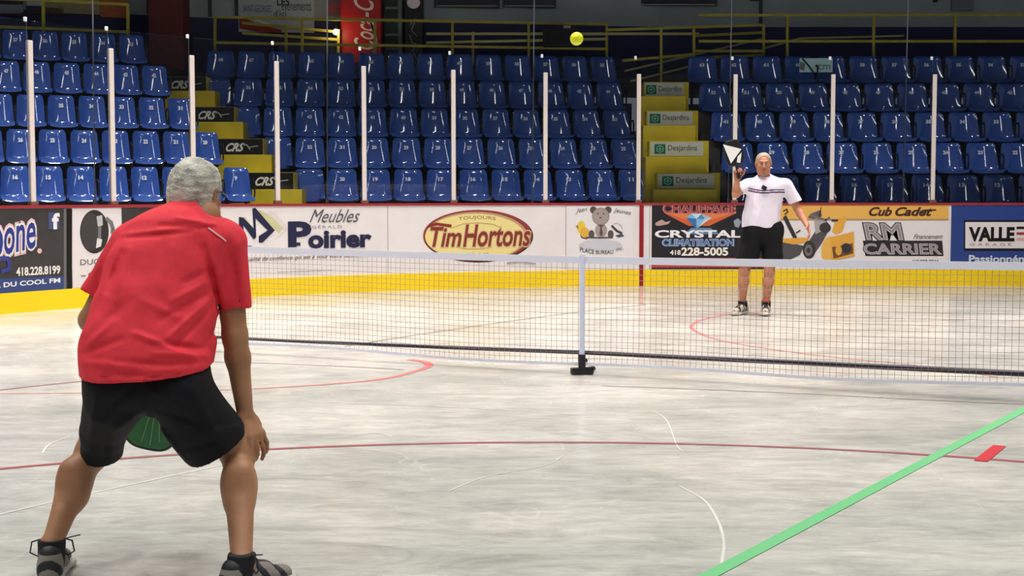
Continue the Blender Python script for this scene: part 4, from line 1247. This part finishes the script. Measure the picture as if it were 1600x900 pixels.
def skin(name, c, c2):
    m = mat(name, c, .5, spec=.4, rgb2=c2, vscale=9, bump=.15, bscale=220)
    b = m.node_tree.nodes['Principled BSDF']; b.inputs['Subsurface Weight'].default_value = .08
    b.inputs['Subsurface Radius'].default_value = (.02, .008, .005); b.inputs['Subsurface Scale'].default_value = .5
    return m
def hairmat(name, c, c2):
    return mat(name, c, .55, rgb2=c2, vscale=26, bump=.8, bscale=160, spec=.35)

# ---------------------------------------------------------------- near man (red polo), seen from behind
ps1 = empty('person', (W(228, 600, 4.70).x, 4.72, 0))
tag(ps1, 'crouching grey-haired person in red polo and black shorts, seen from behind', 'person')
lo, hi = (-1.80, 4.40, -.01), (-.78, 5.65, 1.50)
hipL, hipR = W(184, 606, 4.81), W(276, 606, 4.81)
kneL, kneR = W(148, 702, 5.05), W(372, 700, 4.95)
ankL, ankR = W(81, 851, 4.86), W(378, 884, 4.66)
midL, midR = W(117, 752, 4.98), kneR.lerp(ankR, .32)
shL, shR = W(204, 384, 4.97), W(353, 384, 4.97)
elL, elR = W(143, 500, 5.02), W(367, 525, 4.97)
wrL, wrR = W(216, 566, 5.22), W(383, 646, 4.955)
neck = W(317, 338, 5.01); pelv = W(230, 600, 4.76); belly = W(238, 520, 4.86); chest = W(272, 410, 4.96)
B1 = basis((.30, 1, -.10), (.08, 0, 1)); HC = W(306, 304, 5.06)
F = Field(lo, hi, .0052)
F.cap(W(230, 590, 4.84), belly, .12, .15, .05, ax=(0, 1, .5), sq=.72); F.cap(belly, chest, .165, .16, .06, ax=(0, 1, .5), sq=.7)
F.cap(chest, W(300, 360, 5.0), .13, .08, .06, ax=(0, 1, .6), sq=.7)
F.cap(shL, shR, .06, .06, .05)
F.cap(neck, HC + Vector((0, -.02, -.03)), .062, .056, .03)
Lh = head(F, HC, B1, 1.0)
for sh_, el, wr in ((shL, elL, wrL), (shR, elR, wrR)):
    F.cap(sh_, el, .056, .043, .03)
    m_ = el.lerp(wr, .28)
    F.cap(el, m_, .042, .043, .02); F.cap(m_, wr, .042, .029, .02, ax=(0, 1, 0), sq=.86)
F.ell(elR + Vector((0, -.028, 0)), (.02, .02, .025), None, .02)
F.cap(hipL, kneL, .076, .060, .02); F.cap(hipR, kneR, .082, .064, .02)
for kn, an, sx, m_ in ((kneL, ankL, -1, midL), (kneR, ankR, 1, midR)):
    F.cap(kn, m_, .052, .053, .04); F.cap(m_, an, .053, .034, .03)
    back = Vector((0, -.022, -.0))
    c_ = m_ + back
    F.cap(c_ + Vector((-.014, .008, .045)), c_ + Vector((-.012, .004, -.065)), .026, .028, .05)       # gastrocnemius, two heads
    F.cap(c_ + Vector((.016, .008, .045)), c_ + Vector((.014, .004, -.05)), .026, .028, .05)
    F.cap(m_.lerp(an, .45) + Vector((0, -.026, 0)), an + Vector((0, -.034, -.02)), .016, .011, .02)  # achilles
    F.ell(an + Vector((.030, 0, 0)), (.014, .018, .018), None, .015); F.ell(an + Vector((-.030, 0, 0)), (.014, .018, .018), None, .015)
    F.ell(kn + Vector((0, .03, .01)), (.040, .033, .045), None, .03)
    F.cap(an, an + Vector((sx * .01, .03, -.06)), .035, .026, .02)
# right hand spread on the outer side of the right knee
hand(F, wrR, W(408, 694, 4.93) - wrR, Vector((-.8, .6, .1)), 1, 1.0,
     curls=((.35, .45, .4), (.25, .45, .45), (.2, .4, .4), (.2, .3, .3)), spread=.12, tdir=(-.3, .75, -.6), k=.004)
# left hand closed round the paddle grip
gripC = wrL + Vector((.085, .05, -.045))
hand(F, wrL, gripC - wrL, Vector((.1, -.6, -.6)), -1, 1.0, curls=((.9, 1.2, .9),) * 4, spread=.0, thumb=(.5, .8, .9), tdir=(.6, -.5, -.3), k=.004)
skin1 = skin('skin_tanned', (172, 124, 90), (150, 104, 74))
body = F.mesh('body', [skin1], ps1, smooth=1)
# hair: short grey cut with thin crown
FH = Field(np.array(HC) - .2, np.array(HC) + .2, .0035)
hl = lambda x, y, z: V3(HC) + B1 @ np.array([x, y, z])
FH.ell(hl(0, -.014, .036), (.087, .107, .094), B1, .01)
FH.ell(hl(0, -.045, -.025), (.078, .072, .072), B1, .03)
FH.ell(hl(0, .125, -.02), (.10, .085, .125), B1, .02, 's')               # face opening
FH.ell(hl(0, -.06, -.135), (.12, .10, .060), B1, .015, 's')              # nape
for q in (-1, 1):
    FH.ell(hl(q * .092, .004, -.028), (.030, .030, .052), B1, .008, 's')     # round the ears
wob(FH, .0030, 55, np.array(HC) - .2, np.array(HC) + .2, 3); wob(FH, .0016, 150, np.array(HC) - .2, np.array(HC) + .2, 5)
def crown(C):
    l = (C - V3(HC)) @ B1
    return ((l[:, 2] > .095) & (l[:, 1] > -.075) & (np.abs(l[:, 0]) < .045)).astype(int) * 0
grey1 = hairmat('hair_grey', (150, 148, 138), (206, 202, 190))
FH.mesh('hair', [grey1], ps1, smooth=1)
# eyes, glasses
for q in (-1, 1):
    bm = bmesh.new(); bmesh.ops.create_uvsphere(bm, u_segments=16, v_segments=10, radius=.0125, matrix=Matrix.Translation(Vector(Lh(q * .030, .077, .012)))); obj('eye', bm, mat('eye_white', (225, 220, 215), .2), ps1, True)
bm = bmesh.new()
for q in (-1, 1):
    tube(bm, [Vector(Lh(q * .086, -.015, .012)), Vector(Lh(q * .084, .04, .016)), Vector(Lh(q * .070, .104, .012))], .002, 6)
    tube(bm, [Vector(Lh(q * .034 + .026 * math.cos(t * PI / 6), .106 - .01 * abs(math.cos(t * PI / 6)), .010 + .018 * math.sin(t * PI / 6))) for t in range(12)], .0018, 6, closed=True)
tube(bm, [Vector(Lh(-.008, .108, .014)), Vector(Lh(.008, .108, .014))], .0018, 6)
obj('glasses', bm, mat('glasses_metal', (60, 60, 66), .3, metal=.6), ps1, True)

# polo shirt
FS = Field((-1.80, 4.40, .60), (-.78, 5.45, 1.42), .0055)
hemc = W(228, 585, 4.76)
ax_ = Vector((0, 1, .55)).normalized()
hemn = Vector((.07, .10, -1)).normalized()
cutp = (W(228, 597, 4.60), hemn)
T = lambda px, py, D: W(px, py, D)
tor = [(T(229, 655, 4.74), .200), (T(229, 600, 4.78), .208), (T(228, 556, 4.82), .212), (T(240, 500, 4.86), .200), (T(252, 445, 4.91), .192), (T(272, 400, 4.95), .180)]
for i in range(len(tor) - 1): FS.cap(tor[i][0], tor[i + 1][0], tor[i][1], tor[i + 1][1], .05, ax=ax_, sq=.74)
FS.cap(T(262, 405, 4.95), T(290, 365, 5.0), .165, .120, .05, ax=ax_, sq=.62)
FS.cap(T(225, 372, 4.98), T(345, 372, 4.98), .074, .072, .05)
FS.cap(T(290, 365, 5.0), T(309, 336, 5.03), .10, .074, .05)
FS.ell(T(238, 545, 4.90), (.20, .16, .15), None, .06)
# sleeves
eS_R = T(366, 484, 4.975); eS_L = T(151, 462, 5.01)
dR = (eS_R - shR).normalized(); dL = (eS_L - shL).normalized()
FS.cap(shR, eS_R + dR * .05, .073, .060, .035, cut=(eS_R, Vector((.10, -.1, -1)).normalized()))
FS.cap(shL, eS_L + dL * .05, .073, .056, .035, cut=(eS_L, Vector((-.45, -.1, -1)).normalized()))
FS.put((-1.8, 4.4, .6), (-.78, 5.4, .95), lambda P: (P[0] - cutp[0][0]) * hemn[0] + (P[1] - cutp[0][1]) * hemn[1] + (P[2] - cutp[0][2]) * hemn[2], 0, 'i')
FS.cap(elR, eS_R - dR * .03, .046, .050, .004, op='s'); FS.cap(elL, eS_L - dL * .03, .044, .046, .004, op='s')
# neck opening and collar band
FS.cap(T(309, 345, 5.03), Vector(HC), .060, .058, .006, op='s'); FS.cap(T(322, 342, 4.99), T(334, 318, 4.99), .040, .060, .008, op='s')
cn = (HC - T(309, 345, 5.03)).normalized()
segs = [  # x0 y0 x1 y1 width amplitude(+ = raised)
    (318, 388, 342, 480, 7, -.012), (340, 380, 350, 470, 9, .005), (348, 500, 322, 540, 6, -.006),
    (318, 545, 236, 536, 6, -.007), (322, 556, 240, 552, 6, .006), (300, 572, 180, 566, 6, -.005), (312, 562, 215, 520, 5, .005),
    (326, 470, 262, 528, 5, .006), (330, 482, 276, 540, 5, -.006), (332, 455, 250, 500, 6, -.005), (326, 440, 268, 470, 6, .005),
    (330, 420, 290, 440, 6, -.005), (136, 540, 176, 500, 6, .005), (132, 552, 190, 530, 6, -.005), (128, 566, 210, 572, 6, .004),
    (150, 520, 200, 470, 9, -.004), (190, 395, 168, 455, 6, -.008), (200, 388, 180, 470, 7, .004),
    (200, 372, 300, 362, 4, -.004), (190, 366, 335, 350, 4, .003), (250, 352, 320, 356, 5, -.005), (275, 340, 335, 350, 4, .004),
    (356, 380, 372, 470, 8, -.004), (372, 380, 382, 470, 7, .004), (160, 410, 150, 452, 6, -.004), (240, 580, 320, 572, 5, .004),
    (205, 520, 270, 548, 6, .004), (225, 470, 290, 500, 8, .003), (165, 585, 250, 588, 5, -.003)]
folds(FS, [(a, b, c, d, e * .85, f * 1.9) for a, b, c, d, e, f in segs], (-1.8, 4.4, .6), (-.78, 5.4, 1.42))
wob(FS, .0020, 22, (-1.8, 4.4, .6), (-.78, 5.4, 1.42), 8)
redm = mat('polo_red', (218, 46, 60), .72, var=.06, vscale=30, bump=.25, bscale=500, spec=.3)
shirt = FS.mesh('polo_shirt', [redm], ps1, smooth=1)
# collar: a folded band following the neck opening
bm = bmesh.new(); c0 = T(311, 341, 5.03); xx, yy, zz = frame_from(Vector((.30, .22, 1)))
def colr(u, v):
    a = u * 2 * PI; r = .071 + .012 * v; h = .026 - .046 * v
    return c0 + (xx * math.cos(a) + yy * math.sin(a)) * r + zz * h
grid_surface(bm, colr, 40, 5, .004); bmesh.ops.remove_doubles(bm, verts=bm.verts[:], dist=.0004)
obj('collar', bm, redm, shirt, True)
# reflective piping on the right shoulder, sleeve and hem seams: laid onto the shirt surface
def surf_pts(F_, pts, D0=4.3, lift=.0015):
    out = []
    for px, py in pts:
        r = ray(px, py).normalized(); t = D0 / r.y
        for _ in range(600):
            P = Vector((0, 0, CH)) + r * t; ijk = (np.array(P) - F_.lo) / F_.h
            i = np.clip(np.round(ijk).astype(int), 0, F_.n - 1)
            if F_.d[tuple(i)] < .002: break
            t += .0025
        out.append(Vector((0, 0, CH)) + r * (t - lift))
    return out
bm = bmesh.new(); tube(bm, surf_pts(FS, [(325, 356), (332, 361), (340, 367), (347, 372), (353, 377)]), .0032, 6)
obj('piping', bm, mat('piping_silver', (236, 190, 190), .4), shirt, True)
for pts in ([(133, 592), (160, 595), (200, 597), (240, 596), (280, 591), (322, 581)],):
    bm = bmesh.new(); tube(bm, surf_pts(FS, [(x, y - 8) for x, y in pts]), .0014, 5); obj('hem_seam', bm, mat('polo_seam', (176, 28, 42), .8), shirt, True)

# shorts
FT = Field((-1.80, 4.40, .22), (-.78, 5.35, .86), .0055)
FT.cap(W(184, 596, 4.78), W(272, 596, 4.78), .112, .112, .03, ax=(0, 1, .2), sq=1.25)
FT.cap(W(200, 572, 4.82), W(258, 572, 4.82), .148, .145, .04, ax=(0, 1, .2), sq=.8)
hmL = W(160, 712, 5.02); hmR = W(340, 702, 4.93)
aL = (hmL - W(190, 620, 4.76)).normalized(); aR = (hmR - W(272, 615, 4.76)).normalized()
FT.cap(W(180, 624, 4.78), W(162, 674, 4.93), .108, .078, .022); FT.cap(W(162, 674, 4.93), hmL + aL * .06, .078, .072, .02, cut=(hmL, Vector((.05, .35, -.9)).normalized()))
FT.cap(W(280, 612, 4.76), hmR + aR * .08, .112, .120, .022, cut=(W(338, 712, 4.85), Vector((.45, .25, -.82)).normalized()))
FT.cap(kneR.lerp(hipR, .1), kneR + (kneR - hipR) * .3, .075, .095, .006, op='s'); 
FT.cap(kneL.lerp(hipL, .12), kneL + (kneL - hipL) * .3, .060, .066, .006, op='s')
folds(FT, [(a, b, c, d, e * .8, f * 2.0) for a, b, c, d, e, f in [(232, 650, 290, 720, 6, .006), (300, 610, 350, 700, 10, .005), (250, 640, 330, 668, 7, -.005), (150, 620, 140, 700, 8, .005), (170, 640, 165, 712, 7, -.005),
           (225, 640, 180, 672, 6, .006), (310, 680, 372, 668, 7, .005), (290, 700, 370, 684, 6, -.004), (240, 612, 300, 640, 8, .004), (205, 605, 160, 650, 8, -.004)]], (-1.8, 4.4, .2), (-.78, 5.3, .86))
wob(FT, .0025, 24, (-1.8, 4.4, .2), (-.78, 5.3, .86), 4)
FT.mesh('shorts', [mat('shorts_black', (13, 14, 20), .8, spec=.25, bump=.15, bscale=300)], ps1, smooth=1)

# shoes
shoe_w = mat('shoe_sole_white', (186, 182, 176), .6); shoe_g = mat('shoe_mesh_grey', (128, 122, 116), .8, bump=.4, bscale=300)
shoe_k = mat('shoe_black', (20, 20, 24), .6); sock_m = mat('sock_black', (18, 18, 24), .9)
def shoe(parent, an, fd, s=1.0, h=.004, upper=None, bows=True):
    """running shoe under ankle an pointing along fd"""
    f = Vector((fd[0], fd[1], 0)).normalized(); r = f.cross(Vector((0, 0, 1)))
    O = Vector((an[0], an[1], 0)) - f * .055 * s
    A = lambda a, b, c: O + (f * a + r * b + Vector((0, 0, c))) * s
    M = np.array([[r[i], f[i], (0, 0, 1)[i]] for i in range(3)])
    lo_ = np.minimum(np.array(A(-.05, 0, 0)), np.array(A(.28, 0, 0))) - .07 * s; hi_ = np.maximum(np.array(A(-.05, 0, .16)), np.array(A(.28, 0, .16))) + .07 * s
    lo_[2] = -.02
    S_ = Field(lo_, hi_, h)                                               # sole
    S_.cap(A(.01, 0, .018), A(.12, .0, .016), .040 * s, .038 * s, .01, ax=(0, 0, 1), sq=.55)
    S_.cap(A(.12, 0, .016), A(.20, .004, .016), .040 * s, .047 * s, .01, ax=(0, 0, 1), sq=.45)
    S_.cap(A(.20, .004, .016), A(.235, 0, .020), .046 * s, .034 * s, .01, ax=(0, 0, 1), sq=.5)
    S_.put(lo_, hi_, lambda P: -(P[2] - .001) + 0 * P[0] + 0 * P[1], 0, 'i')
    S_.put(lo_, hi_, lambda P: (P[2] - .034 * s) + 0 * P[0] + 0 * P[1], 0, 'i')
    o_s = S_.mesh('sole', [shoe_w], parent, smooth=1)
    U = Field(lo_, hi_, h)                                                # upper
    U.cap(A(.005, 0, .035), A(.02, 0, .085), .036 * s, .034 * s, .02)
    U.cap(A(.02, 0, .05), A(.12, 0, .05), .037 * s, .036 * s, .02)
    U.cap(A(.12, 0, .048), A(.21, .002, .036), .037 * s, .033 * s, .03, ax=(0, 0, 1), sq=.8)
    U.cap(A(.05, 0, .078), A(.14, 0, .062), .030 * s, .026 * s, .02)
    U.cap(A(.045, 0, .085), A(.055, 0, .16), .032 * s, .040 * s, .008, op='s')
    U.put(lo_, hi_, lambda P: -(P[2] - .022 * s) + 0 * P[0] + 0 * P[1], 0, 'i')
    def pat(C):
        l = (C - V3(O)) @ M / s
        k = (np.sin(l[:, 1] * 95 + l[:, 2] * 60) > .35) | (l[:, 2] > .092) | ((l[:, 1] < -.018) & (l[:, 2] > .055) & (l[:, 2] < .075)) | ((l[:, 1] > .07) & (l[:, 1] < .15) & (np.abs(l[:, 0]) < .016))
        return k.astype(int)
    U.mesh('shoe_upper', [upper or shoe_g, shoe_k], parent, smooth=1, mfn=pat)
    K = Field(lo_, hi_ + np.array([0, 0, .03]), h)                        # sock
    K.cap(A(.045, 0, .06), A(.055, 0, .118), .040 * s, .042 * s, .01)
    K.put(lo_, hi_ + .03, lambda P: (P[2] - .126 * s) + 0 * P[0] + 0 * P[1], 0, 'i')
    K.mesh('sock', [sock_m], parent, smooth=1)
    bm = bmesh.new()                                                      # laces: cross bars and two loose bows
    for q in range(4): tube(bm, [A(.085 + .022 * q, -.024, .088 - .009 * q), A(.09 + .022 * q, 0, .101 - .010 * q), A(.095 + .022 * q, .024, .088 - .009 * q)], .0028 * s, 6)
    for sg in ((-1, 1) if bows else ()):
        tube(bm, [A(.075, 0, .10), A(.07, sg * .03, .125), A(.06, sg * .060, .118), A(.06, sg * .066, .085), A(.07, sg * .045, .070), A(.078, sg * .012, .092)], .0026 * s, 6)
    if bows: tube(bm, [A(.075, 0, .10), A(.05, .05, .13), A(.06, .085, .135)], .0022 * s, 6)
    obj('laces', bm, shoe_k, parent, True)
shoe(ps1, ankL + Vector((0, .0, 0)), (-.16, 1), 1.12)
shoe(ps1, ankR + Vector((0, .0, 0)), (.62, .8), 1.12)
reloc(ps1)

# ---------------------------------------------------------------- paddles
def paddle(name, label, grip, up, nrm, face_m, edge_m, deco):
    """up: from grip to tip, nrm: face direction seen"""
    z = Vector(up).normalized(); y = -Vector(nrm); y = (y - z * y.dot(z)).normalized(); x = y.cross(z)
    M = Matrix.Translation(Vector(grip)) @ Matrix((x, y, z)).transposed().to_4x4()
    e = empty(name); e.matrix_world = M; e.matrix_basis = M
    def outline(w_, h_, zc, n=48, ex=3.2):
        P = []
        for i in range(n):
            a = 2 * PI * i / n; c, s_ = math.cos(a), math.sin(a)
            P.append((w_ * abs(c) ** (2 / ex) * (1 if c > 0 else -1), zc + h_ * abs(s_) ** (2 / ex) * (1 if s_ > 0 else -1)))
        return P
    bm = bmesh.new(); O = outline(.098, .135, .215)
    a = [bm.verts.new((p[0], -.006, p[1])) for p in O]; b = [bm.verts.new((p[0], .006, p[1])) for p in O]
    bm.faces.new(a); bm.faces.new(b[::-1])
    for i in range(len(O)): bm.faces.new((a[i], b[i], b[(i + 1) % len(O)], a[(i + 1) % len(O)]))
    bmesh.ops.recalc_face_normals(bm, faces=bm.faces[:]); obj('paddle_face', bm, face_m, e)
    bm = bmesh.new(); tube(bm, [(p[0], 0, p[1]) for p in O], .0078, 8, closed=True); obj('edge_guard', bm, edge_m, e, True)
    bm = bmesh.new(); tube(bm, [(0, 0, z_) for z_ in (-.065, -.06, .06, .09, .10)], [.019, .016, .0155, .017, .010], 10); 
    for q in range(9): tube(bm, [(.0168 * math.cos(t), .0168 * math.sin(t), -.05 + q * .013 + t * .0021) for t in [k * PI / 5 for k in range(11)]], .0012, 4)
    obj('handle', bm, black_pl, e, True)
    deco(e); tag(e, label, 'paddle'); return e
def deco1(e):
    bm = bmesh.new()
    for a in (-.9, -.5, -.1, .3, .75):
        for sy in (-.0085, .0085):
            p0 = Vector((.0 + .012 * a, sy, .10)); p1 = Vector((.085 * math.sin(a) , sy, .10 + .21 * math.cos(a) * (.9 if abs(a) > .6 else 1.1)))
            beam(bm, p0.lerp(p1, .2), p1, .004, .004)
    obj('stripe', bm, mat('paddle_stripe', (96, 150, 104), .4), e)
gp = wrL + Vector((.085, .01, -.03)); tip = W(238, 694, 5.24)
paddle('pickleball_paddle', 'dark green paddle with thin pale stripes held low between the crouching man\'s legs', gp, W(226, 722, 5.38) - gp, (.05, -1, -.3),
       mat('paddle_green', (26, 104, 52), .35, var=.1), mat('paddle_edge_black', (14, 18, 16), .4), deco1)

# ---------------------------------------------------------------- far man (white polo), facing the camera
D2 = 15.75
ps2 = empty('person', (W(1190, 480, D2).x, D2, 0))
tag(ps2, 'standing person in white striped polo and black shorts raising a paddle', 'person')
def w2(px, py, d=0): return W(px, py, D2 + d)
HC2 = w2(1193, 257, -.05)
B2 = basis((-.12, -1, -.06), (0, 0, 1))
F = Field((2.15, 15.2, -.01), (3.65, 16.25, 1.86), .0065)
pel2, bel2, che2 = w2(1190, 362), w2(1192, 335), w2(1196, 302)
aR2, kR2, hR2 = w2(1160, 473, .0), w2(1163, 425, -.02), w2(1173, 370)
aL2, kL2, hL2 = w2(1197, 476, -.05), w2(1202, 425, -.03), w2(1205, 370)
sR2, eR2, wR2 = w2(1168, 290), w2(1150, 303, -.16), w2(1152, 281, -.36)
sL2, eL2, wL2 = w2(1228, 290), w2(1246, 326, .0), w2(1261, 352, -.16)
F.cap(pel2, bel2, .15, .145, .05, ax=(0, 1, 0), sq=.72); F.cap(bel2, che2, .145, .16, .05, ax=(0, 1, 0), sq=.68)
F.cap(sR2, sL2, .06, .06, .05); F.cap(w2(1195, 288), HC2 + Vector((0, .02, -.03)), .062, .055, .03)
Lh2 = head(F, HC2, B2, 1.06)
for s_, e_, w__ in ((sR2, eR2, wR2), (sL2, eL2, wL2)):
    F.cap(s_, e_, .054, .044, .03); m_ = e_.lerp(w__, .3); F.cap(e_, m_, .042, .044, .02); F.cap(m_, w__, .042, .028, .02)
for h_, k_, a_, sx in ((hR2, kR2, aR2, -1), (hL2, kL2, aL2, 1)):
    F.cap(h_, k_, .090, .058, .04); m_ = k_.lerp(a_, .3); F.cap(k_, m_, .054, .056, .02); F.cap(m_, a_, .055, .036, .03)
    F.cap(m_ + Vector((0, .03, .03)), m_ + Vector((0, .03, -.08)), .038, .03, .03)
    F.cap(a_, a_ + Vector((0, -.03, -.06)), .034, .024, .02)
    F.ell(k_ + Vector((0, -.03, .01)), (.04, .03, .045), None, .03)
fdR = Vector((-.06, 0, 1)); 
hand(F, wR2, fdR, Vector((.25, -1, .1)), 1, 1.05, curls=((.9, 1.1, .9),) * 4, spread=0, thumb=(.5, .8, .9), tdir=(.5, -.5, .6), k=.005)
hand(F, wL2, w2(1268, 372, -.26) - wL2, Vector((-.8, .3, .2)), -1, 1.05, curls=((.25, .3, .2),) * 4, spread=.06, k=.005)
skin2 = skin('skin_light_tanned', (188, 130, 100), (166, 108, 82))
F.mesh('body', [skin2], ps2, smooth=1)
FH = Field(np.array(HC2) - .2, np.array(HC2) + .2, .005)
hl = lambda x, y, z: V3(HC2) + B2 @ (np.array([x, y, z]) * 1.06)
FH.ell(hl(0, -.016, .038), (.086, .106, .092), B2, .01); FH.ell(hl(0, -.04, -.02), (.08, .075, .07), B2, .03)
FH.ell(hl(0, .125, .0), (.11, .092, .125), B2, .01, 's'); FH.ell(hl(0, -.06, -.13), (.12, .10, .060), B2, .015, 's')
for q in (-1, 1): FH.ell(hl(q * .092, .004, -.028), (.030, .030, .052), B2, .008, 's')
wob(FH, .002, 60, np.array(HC2) - .2, np.array(HC2) + .2, 2)
FH.mesh('hair', [hairmat('hair_light_grey', (150, 136, 116), (182, 168, 148))], ps2, smooth=1)
for q in (-1, 1):
    bm = bmesh.new(); bmesh.ops.create_uvsphere(bm, u_segments=14, v_segments=8, radius=.0125 * 1.06, matrix=Matrix.Translation(Vector(Lh2(q * .030, .0765, .012)))); obj('eye', bm, mat('eye_white', (225, 220, 215), .2), ps2, True)
    bm = bmesh.new(); bmesh.ops.create_uvsphere(bm, u_segments=10, v_segments=8, radius=.007, matrix=Matrix.Translation(Vector(Lh2(q * .030, .0845, .012)))); obj('iris', bm, mat('eye_dark', (50, 40, 34), .2), ps2, True)
    bm = bmesh.new(); tube(bm, [Vector(Lh2(q * .014, .100, .034)), Vector(Lh2(q * .03, .100, .038)), Vector(Lh2(q * .05, .086, .032))], .004, 6); obj('eyebrow', bm, mat('eyebrow_grey', (120, 100, 84), .8), ps2, True)
bm = bmesh.new(); tube(bm, [Vector(Lh2(-.024, .0985, -.058)), Vector(Lh2(0, .104, -.0565)), Vector(Lh2(.024, .0985, -.058))], .004, 6); obj('lips', bm, mat('lips', (160, 86, 76), .5), ps2, True)
# polo
FS = Field((2.25, 15.3, .85), (3.55, 16.2, 1.66), .006)
tor = [(w2(1189, 352), .212), (w2(1190, 340), .203), (w2(1193, 318), .192), (w2(1197, 300), .195)]
for i in range(3): FS.cap(tor[i][0], tor[i + 1][0], tor[i][1], tor[i + 1][1], .04, ax=(0, 1, 0), sq=.66)
FS.cap(w2(1176, 291), w2(1220, 291), .085, .085, .05); FS.cap(w2(1197, 294), w2(1194, 280), .13, .075, .05)
slR = w2(1153, 297, -.10); slL = w2(1243, 316, -.0)
FS.cap(sR2, slR, .075, .066, .04, cut=(slR + (slR - sR2).normalized() * .01, (slR - sR2).normalized()))
FS.cap(sL2, slL + (slL - sL2) * .3, .075, .072, .04, cut=(slL, Vector((.35, 0, -1)).normalized()))
FS.put((2.2, 15.3, .85), (3.6, 16.2, 1.2), lambda P: (P[2] - w2(1190, 354).z) * -1 + .012 * np.sin(P[0] * 22) + 0 * P[1], 0, 'i')
FS.cap(eL2, slL - (slL - sL2).normalized() * .03, .05, .056, .004, op='s')
FS.cap(w2(1194, 282, -.03), HC2, .060, .062, .006, op='s')
folds(FS, [(1175, 310, 1165, 350, 3, -.008), (1190, 320, 1180, 352, 3, .008), (1215, 315, 1222, 350, 3, -.008), (1205, 325, 1203, 352, 3, .007), (1170, 300, 1185, 330, 3, .006), (1222, 300, 1205, 330, 3, -.006), (1176, 298, 1170, 340, 3, -.006)], (2.2, 15.3, .8), (3.6, 16.2, 1.66))
wob(FS, .003, 20, (2.2, 15.3, .85), (3.6, 16.2, 1.66), 6)
zs = w2(1196, 298).z
def stripes(C):
    u, v = pix_of((C[:, 0], C[:, 1], C[:, 2]))
    zc = v - (296 + (u - 1170) * .09 + 2.0 * np.sin((u - 1168) / 12))
    front = (C[:, 1] < D2 + .02) & (u > 1169) & (u < 1226)
    return (front & ((np.abs(zc + 2.2) < 1.1) | (np.abs(zc - 1.4) < 1.3))).astype(int)
wp = mat('polo_white', (226, 220, 236), .8, spec=.2, var=.02, vscale=12)
s2 = FS.mesh('polo_shirt', [wp, mat('polo_stripe', (96, 82, 110), .8)], ps2, smooth=1, mfn=stripes)
bm = bmesh.new(); c0 = w2(1194, 281, -.01); zz = Vector((0, .2, 1)).normalized(); xx, yy, _ = frame_from(zz)
def colr(u, v):
    a = u * 2 * PI; d = xx * math.cos(a) + yy * math.sin(a); front = max(0, -d.y)
    return c0 + d * (.074 + .022 * v) + zz * (.035 - .06 * v - .05 * front ** 2 * (.4 + v))
grid_surface(bm, colr, 40, 5, .004); bmesh.ops.remove_doubles(bm, verts=bm.verts[:], dist=.0004); obj('collar', bm, wp, s2, True)
bm = bmesh.new(); box(bm, w2(1194, 293.5, -.155), (.055, .03, .045), Matrix.Rotation(.5, 3, 'Y'), bev=.008); obj('microphone', bm, black_pl, s2)
# shorts
FT = Field((2.25, 15.3, .42), (3.35, 16.2, 1.16), .006)
FT.cap(w2(1182, 360), w2(1202, 360), .165, .165, .05, ax=(0, 1, 0), sq=.8)
hz = w2(1180, 409).z
FT.cap(w2(1176, 366), w2(1164, 420), .125, .118, .03); FT.cap(w2(1205, 366), w2(1208, 420), .125, .110, .03)
FT.put((2.2, 15.3, .4), (3.4, 16.2, .7), lambda P: -(P[2] - hz) + .01 * np.sin(P[0] * 25) + 0 * P[1], 0, 'i')
FT.put((2.2, 15.3, .95), (3.4, 16.2, 1.2), lambda P: (P[2] - 1.08) + 0 * P[0] + 0 * P[1], 0, 'i')
for k_, h_ in ((kR2, hR2), (kL2, hL2)): FT.cap(k_ + (k_ - h_) * .2, k_.lerp(h_, .35), .085, .075, .006, op='s')
wob(FT, .004, 20, (2.2, 15.3, .4), (3.4, 16.2, 1.2), 9)
FT.mesh('shorts', [mat('shorts_black', (13, 14, 20), .8)], ps2, smooth=1)
shg = mat('shoe_mesh_pale', (172, 166, 150), .8)
shoe(ps2, aR2, (-.6, -1), 1.24, h=.006, upper=shg, bows=False); shoe(ps2, aL2, (-.2, -1), 1.24, h=.006, upper=shg, bows=False)
bm = bmesh.new(); tube(bm, [aL2 + Vector((.04 * math.cos(a), .04 * math.sin(a), .045)) for a in [k * PI / 8 for k in range(16)]], .012, 8, closed=True); obj('ankle_band', bm, mat('ankle_band_orange', (214, 84, 50), .7), ps2, True)
reloc(ps2)
def deco2(e):
    def tri(pts, nm='emblem'):
        bm = bmesh.new(); f = bm.faces.new([bm.verts.new((p[0], -.0085, p[1])) for p in pts]); bmesh.ops.recalc_face_normals(bm, faces=[f]); 
        bmesh.ops.solidify(bm, geom=[f], thickness=.002); obj(nm, bm, mat('paddle_white', (238, 238, 240), .4), e)
    tri([(-.092, .335), (.092, .235), (-.055, .115)]); tri([(.03, .165), (.085, .20), (.045, .095), (.01, .11)])
g2 = wR2 + Vector((.002, -.034, .078))
paddle('pickleball_paddle', 'black paddle with white triangle raised by the far player', g2, W(1143, 226, D2 - .42) - g2, (0.1, -1, 0), mat('paddle_black', (18, 17, 20), .4), mat('paddle_edge_black', (14, 18, 16), .4), deco2)
